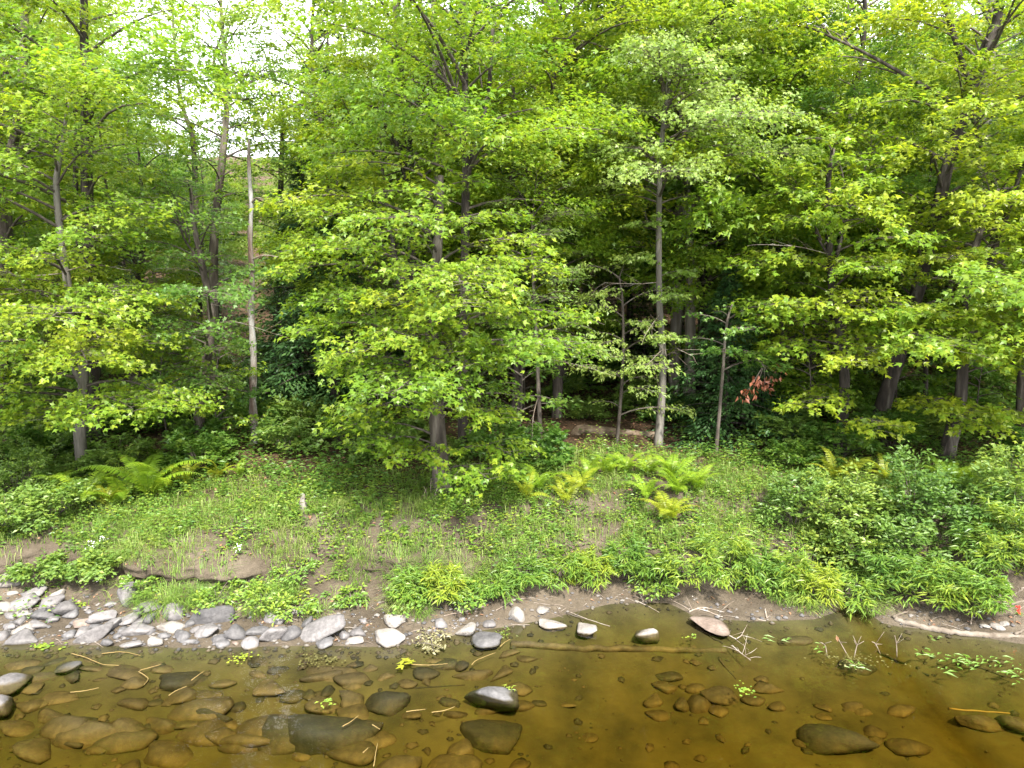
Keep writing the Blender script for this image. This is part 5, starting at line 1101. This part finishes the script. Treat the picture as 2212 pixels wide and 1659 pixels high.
# ground cover in the shade
def keep_cover(x, y, q):
    n = fbm(x * 0.8 + 9, y * 0.8, 61); d = np.clip((n - 0.36) * 4, 0.04, 1)
    u = 1106 + x / y * FPX
    d = np.where((u > 760) & (u < 1240) & (q > 5.5), d * 0.25, d); d = np.where((u > 1190) & (u < 1470) & (q > 3.6) & (q < 7), d * 0.15, d)
    return rg.random(len(x)) < d
pos, q = grow(11000, -19, 19, 2.9, 14, keep_cover); n = len(pos); g = Geo(); K = 8
h = 0.08 + 0.42 * rg.random(n) ** 1.5; cc = np.repeat(pos, K, 0); t = np.tile(np.arange(1, K + 1) / K, n); hh = np.repeat(h, K)
a = np.repeat(rg.random(n) * 6.28, K) + np.tile(np.arange(K) * 2.4, n); d = np.stack([np.cos(a), np.sin(a), np.zeros(n * K)], -1)
put_leaves(g, 'ovate', cc + UPZ * (hh * t)[:, None] + d * 0.05, d + UPZ * (0.2 * rg.random(n * K))[:, None], UPZ + rg.normal(0, .3, (n * K, 3)), 0.07 + 0.06 * rg.random(n * K), np.repeat(0.45 + rg.normal(0, .18, n), K))
tag(link('ground_cover', g.mesh('ground_cover', [M['green']])), 'low green ground cover under the trees', kind='stuff')
# fallen leaves
pos, q = grow(26000, -20, 20, 1.6, 22, lambda x, y, q: rg.random(len(x)) < np.clip((q - 1.6) / 3.0, 0.05, 1) + 0.5 * (fbm(x * 1.1, y * 1.1, 88) > 0.56))
n = len(pos); g = Geo()
put_leaves(g, 'ovate', pos + UPZ * .012, rg.normal(0, 1, (n, 3)) * np.array([1, 1, .15]), UPZ + rg.normal(0, .35, (n, 3)), 0.06 + 0.06 * rg.random(n), 0.5 + rg.normal(0, .25, n))
tag(link('leaf_litter', g.mesh('leaf_litter', [M['litter']])), 'brown fallen leaves covering the forest floor', kind='stuff')

# ------------------------------------------------------------------ flowers, water plants, drowned branch
def flower(name, label, reg, x, y, m, n, s, sp):
    X_, Y_ = OFFX[reg] + x / 3, OFFY + y / 3
    b = hit(X_, Y_ + 14); top = P(X_, Y_, b[1] - 0.10) ; rq = np.random.default_rng(int(x))
    root = thing(name, b, label, 'flower', None)
    g = Geo(); e = top - b; tube(g, spline([np.zeros(3), e * .5 + np.array([.02, 0, .02]), e], 6), np.linspace(.005, .003, 6), 4, 0, cap=False)
    k = 8; tt = rq.random(k) * .7 + .1; aa = rq.random(k) * 6.28
    put_leaves(g, 'lance', e * tt[:, None], np.stack([np.cos(aa), np.sin(aa), np.full(k, .2)], -1), np.tile(UPZ, (k, 1)), np.full(k, .09), np.full(k, .5)); link('stem', g.mesh('stem', [M['weed']]), root)
    g = Geo(); put_leaves(g, 'ovate', e + rq.normal(0, sp, (n, 3)), rq.normal(0, 1, (n, 3)) + np.array([0, -.5, .3]), rq.normal(0, .5, (n, 3)) + np.array([0, -.6, .8]), np.full(n, s), rq.random(n)); link('petals', g.mesh('petals', [M[m]]), root)
for (x, y, lab) in [(1015, 526, 'red flower above the little dark inlet'), (1780, 536, 'red flower in the herbs above the driftwood branch'), (1860, 530, 'fainter red flower right of the red flower in the herbs'), (2170, 625, 'small red flower near the right edge driftwood heap')]:
    flower('red_flower', lab, 'R', x, y, 'redpetal', 16, .045, .022)
for (reg, x, y, lab) in [('R', 1600, 350, 'white flower head highest in the herbs above the driftwood'), ('R', 1720, 386, 'white flower head right of the highest white flower'), ('R', 1692, 442, 'lower white flower head in the same herbs'), ('R', 1562, 432, 'small white flower left of the lower white flower head'), ('L', 648, 430, 'white flowers hanging at the undercut bank at left'), ('L', 662, 168, 'white flower on the grassy bank lip at left'), ('L', 604, 218, 'small white flower below the white flower on the lip'), ('L', 1545, 222, 'pale flower specks in the grass right of the left lip')]:
    flower('white_flower', lab, reg, x, y, 'whitepetal', 22, .028, .04)
# floating grass blades at the right, floating leaves at the left
g = Geo()
for (cx, cy, n, s) in [(1540, 915, 7, 40), (1600, 930, 6, 25), (1660, 940, 5, 30), (1740, 960, 8, 30), (1760, 990, 6, 50), (1830, 1000, 8, 40), (1910, 970, 9, 40), (2000, 950, 6, 30), (2030, 1030, 8, 60), (2050, 990, 5, 40), (2090, 1050, 5, 50), (1690, 1030, 6, 30), (2170, 1080, 8, 50), (2190, 1030, 6, 30), (860, 890, 5, 40), (640, 830, 4, 20), (520, 815, 4, 20), (1110, 985, 8, 40), (1640, 830, 5, 20)]:
    for k in range(n):
        X_, Y_ = OFFX['R'] + (cx + rg.normal(0, s)) / 3, OFFY + (cy + rg.normal(0, s * .45)) / 3
        c = PZ(X_, Y_, 0.0); a_ = 0.5 + rg.normal(0, .6); L = 0.07 + .12 * rg.random()
        put_leaves(g, 'lance', np.array([c + UPZ * .008]), np.array([[math.cos(a_), math.sin(a_), .12 * rg.random()]]), np.array([[0, 0, 1.0]]), [L], [.55])
LEAF['pad'] = T([(0, 0, 0), (.4, .3, 0), (.3, .8, 0), (0, 1, 0), (-.3, .8, 0), (-.4, .3, 0)], [(0, 1, 2), (0, 2, 3), (0, 3, 4), (0, 4, 5)])
tag(link('floating_grass', g.mesh('floating_grass', [M['weed']])), 'pale green grass blades floating on the water at the right', kind='stuff')
M['olive'] = leaf_mat('olive_weed', (0.03, 0.03, 0.01), (0.07, 0.065, 0.02), (0.15, 0.14, 0.05), trans=0.2)
def water_plant(label, reg, x, y, n, sx, sy, m, tint, s=.05, shape='pad', lift=0.006):
    X_, Y_ = OFFX[reg] + x / 3, OFFY + y / 3; b = PZ(X_, Y_, 0.0); k = np.linalg.norm(b - CAMP) / FPX / 3; rq = np.random.default_rng(int(x + y)); g = Geo()
    p = np.stack([rq.normal(0, sx * k, n), rq.normal(0, sy * k * 2.0, n), lift + .01 * rq.random(n)], -1)
    put_leaves(g, shape, p, rq.normal(0, 1, (n, 3)) * np.array([1, 1, .1]), UPZ + rq.normal(0, .12, (n, 3)), s * (.6 + .7 * rq.random(n)), tint + rq.normal(0, .12, n))
    ob = link('water_plant', g.mesh('water_plant', [M[m]]), None, b)
    if shape == 'pad': tag(ob, label, None, None, 'stuff')       # floating leaves too small to pick apart
    else: tag(ob, label, 'water plant')
water_plant('bright green leaves floating at the far left shore', 'L', 280, 865, 40, 45, 10, 'weed', .8, .05)
water_plant('yellow-green floating leaves below the shore stones', 'L', 1550, 950, 40, 30, 16, 'weed', .8, .035)
water_plant('dark straggling weed in the water below the long slanting stone', 'L', 2050, 960, 70, 60, 18, 'olive', .5, .035)
water_plant('tiny green sprig on top of the largest brown boulder', 'L', 2120, 1250, 16, 25, 12, 'weed', .75, .06, 'ovate', .03)
water_plant('small green sprig under the water right of the sunken boulder group', 'R', 400, 1160, 34, 30, 16, 'weed', .6, .035)
water_plant('yellow leaf sprig standing left of midstream', 'C', 425, 985, 9, 14, 10, 'fern_yellow', .6, .11, 'maple', .03)
water_plant('matted weed around the dead twigs at the right', 'R', 1120, 960, 120, 90, 22, 'olive', .7, .03)
water_plant('small yellow-green leaves by the pinkish stone', 'R', 60, 815, 10, 22, 6, 'weed', .8, .04)
water_plant('tangle of leaves beside the flat grey slab', 'C', 1060, 790, 40, 30, 16, 'weed', .6, .05, 'lance')
water_plant('grass sprig at the grey top of the midstream boulder', 'C', 1085, 1150, 20, 14, 20, 'weed', .7, .07, 'lance')
M['paleleaf'] = leaf_mat('withered_pale_leaf', (0.09, 0.085, 0.03), (0.17, 0.155, 0.07), (0.26, 0.24, 0.14), trans=0.2, tboost=(1, 1, .8))
b = PZ(OFFX['C'] + 560 / 3, OFFY + 800 / 3, 0.0); g = Geo(); rq = np.random.default_rng(2)
for (x0, y0, x1, y1) in [(470, 740, 650, 900), (500, 700, 560, 880), (540, 700, 680, 800), (470, 870, 640, 900), (560, 760, 600, 930), (610, 790, 690, 830)]:
    A, B = [PZ(OFFX['C'] + x / 3, OFFY + y / 3, 0.0) + np.array([0, 0, .02 + .05 * rq.random()]) - b for x, y in ((x0, y0), (x1, y1))]
    L = np.linalg.norm(B - A); n = int(90 * L + 10); t = rq.random(n)
    tube(g, spline([A, (A + B) / 2 + UPZ * .03, B], 6), np.linspace(.008, .003, 6), 4, 1)
    put_leaves(g, 'ovate', A + (B - A) * t[:, None] + rq.normal(0, .05, (n, 3)) * np.array([1, 1, .3]), rq.normal(0, 1, (n, 3)) * np.array([1, 1, .3]) + unit(B - A) * .5, UPZ + rq.normal(0, .5, (n, 3)), (.035 + .04 * rq.random(n)), .5 + rq.normal(0, .3, n))
tag(link('drowned_branch', g.mesh('drowned_branch', [M['paleleaf'], M['twig']]), None, b), 'withered pale-leaved branch lying in the shallows beside the pale stones', 'branch')

g = Geo(); lr = 64 + 7 * SUB - 1; xx = -13 + 26 * rg.random(3000); m_ = fbm(xx * 2.2, xx * 0 + 4.4, 91) > 0.36; xx = xx[m_]
yy = np.interp(xx, xs, Y[lr]) + rg.normal(0, 0.10, len(xx))
zz = np.array([gz(a_, b_) for a_, b_ in zip(xx, yy)]); n = len(xx); p0 = np.stack([xx, yy, zz], -1)
dn = np.stack([rg.normal(0, .9, n), np.full(n, -1.0), np.full(n, -0.1)], -1); dn = unit(dn); L_ = (0.05 + 0.18 * rg.random(n))[:, None]; sd = unit(np.cross(dn, UPZ)) * 0.0035
p1_ = p0 + dn * L_ * 0.35 + UPZ * 0.05; p2_ = p0 + dn * L_ * 0.6 - UPZ * L_ * 0.75
v_ = np.stack([p0 - sd, p0 + sd, p1_ + sd, p1_ - sd, p2_], 1); f_ = np.array([(0, 1, 2), (0, 2, 3), (3, 2, 4)])[None] + (np.arange(n) * 5)[:, None, None]
g.add(v_.reshape(-1, 3), f_.reshape(-1, 3), 0, np.repeat(np.clip(0.62 + rg.normal(0, .28, n), 0, 1), 5))
tag(link('hanging_grass', g.mesh('hanging_grass', [M['grass']])), 'dry grass and rootlets hanging over the bank edge', kind='stuff')
g = Geo(); n = 900; xx = -12 + 24 * rg.random(n); yy = np.interp(xx, xs, sh) + 0.05 + 1.5 * rg.random(n) ** 1.2
for k in range(n):
    b = np.array([xx[k], yy[k], gz(xx[k], yy[k]) + .006]); a_ = rg.normal(0, .6) + (3.14 if rg.random() < .5 else 0); L_ = 0.05 + 0.22 * rg.random() ** 2
    e = b + np.array([math.cos(a_), math.sin(a_), 0]) * L_; e[2] = gz(e[0], e[1]) + .010
    tube(g, np.array([b, (b + e) / 2 + np.array([0, 0, .008]) + rg.normal(0, .008, 3), e]), [.004, .004, .002], 3, int(rg.random() < .4), cap=False)
lx = rg.random(1400); n = 1400; xx = -12 + 24 * rg.random(n); yy = np.interp(xx, xs, sh) + 0.1 + 1.9 * rg.random(n)
pp = np.stack([xx, yy, [gz(a_, b_) + .008 for a_, b_ in zip(xx, yy)]], -1)
put_leaves(g, 'ovate', pp, rg.normal(0, 1, (n, 3)) * np.array([1, 1, .1]), UPZ + rg.normal(0, .3, (n, 3)), .03 + .05 * rg.random(n), .5 + rg.normal(0, .25, n), 2)
tag(link('shore_debris', g.mesh('shore_debris', [M['twig'], M['deadwood'], M['litter']])), 'bits of twig and dead leaf strewn on the mud', kind='stuff')
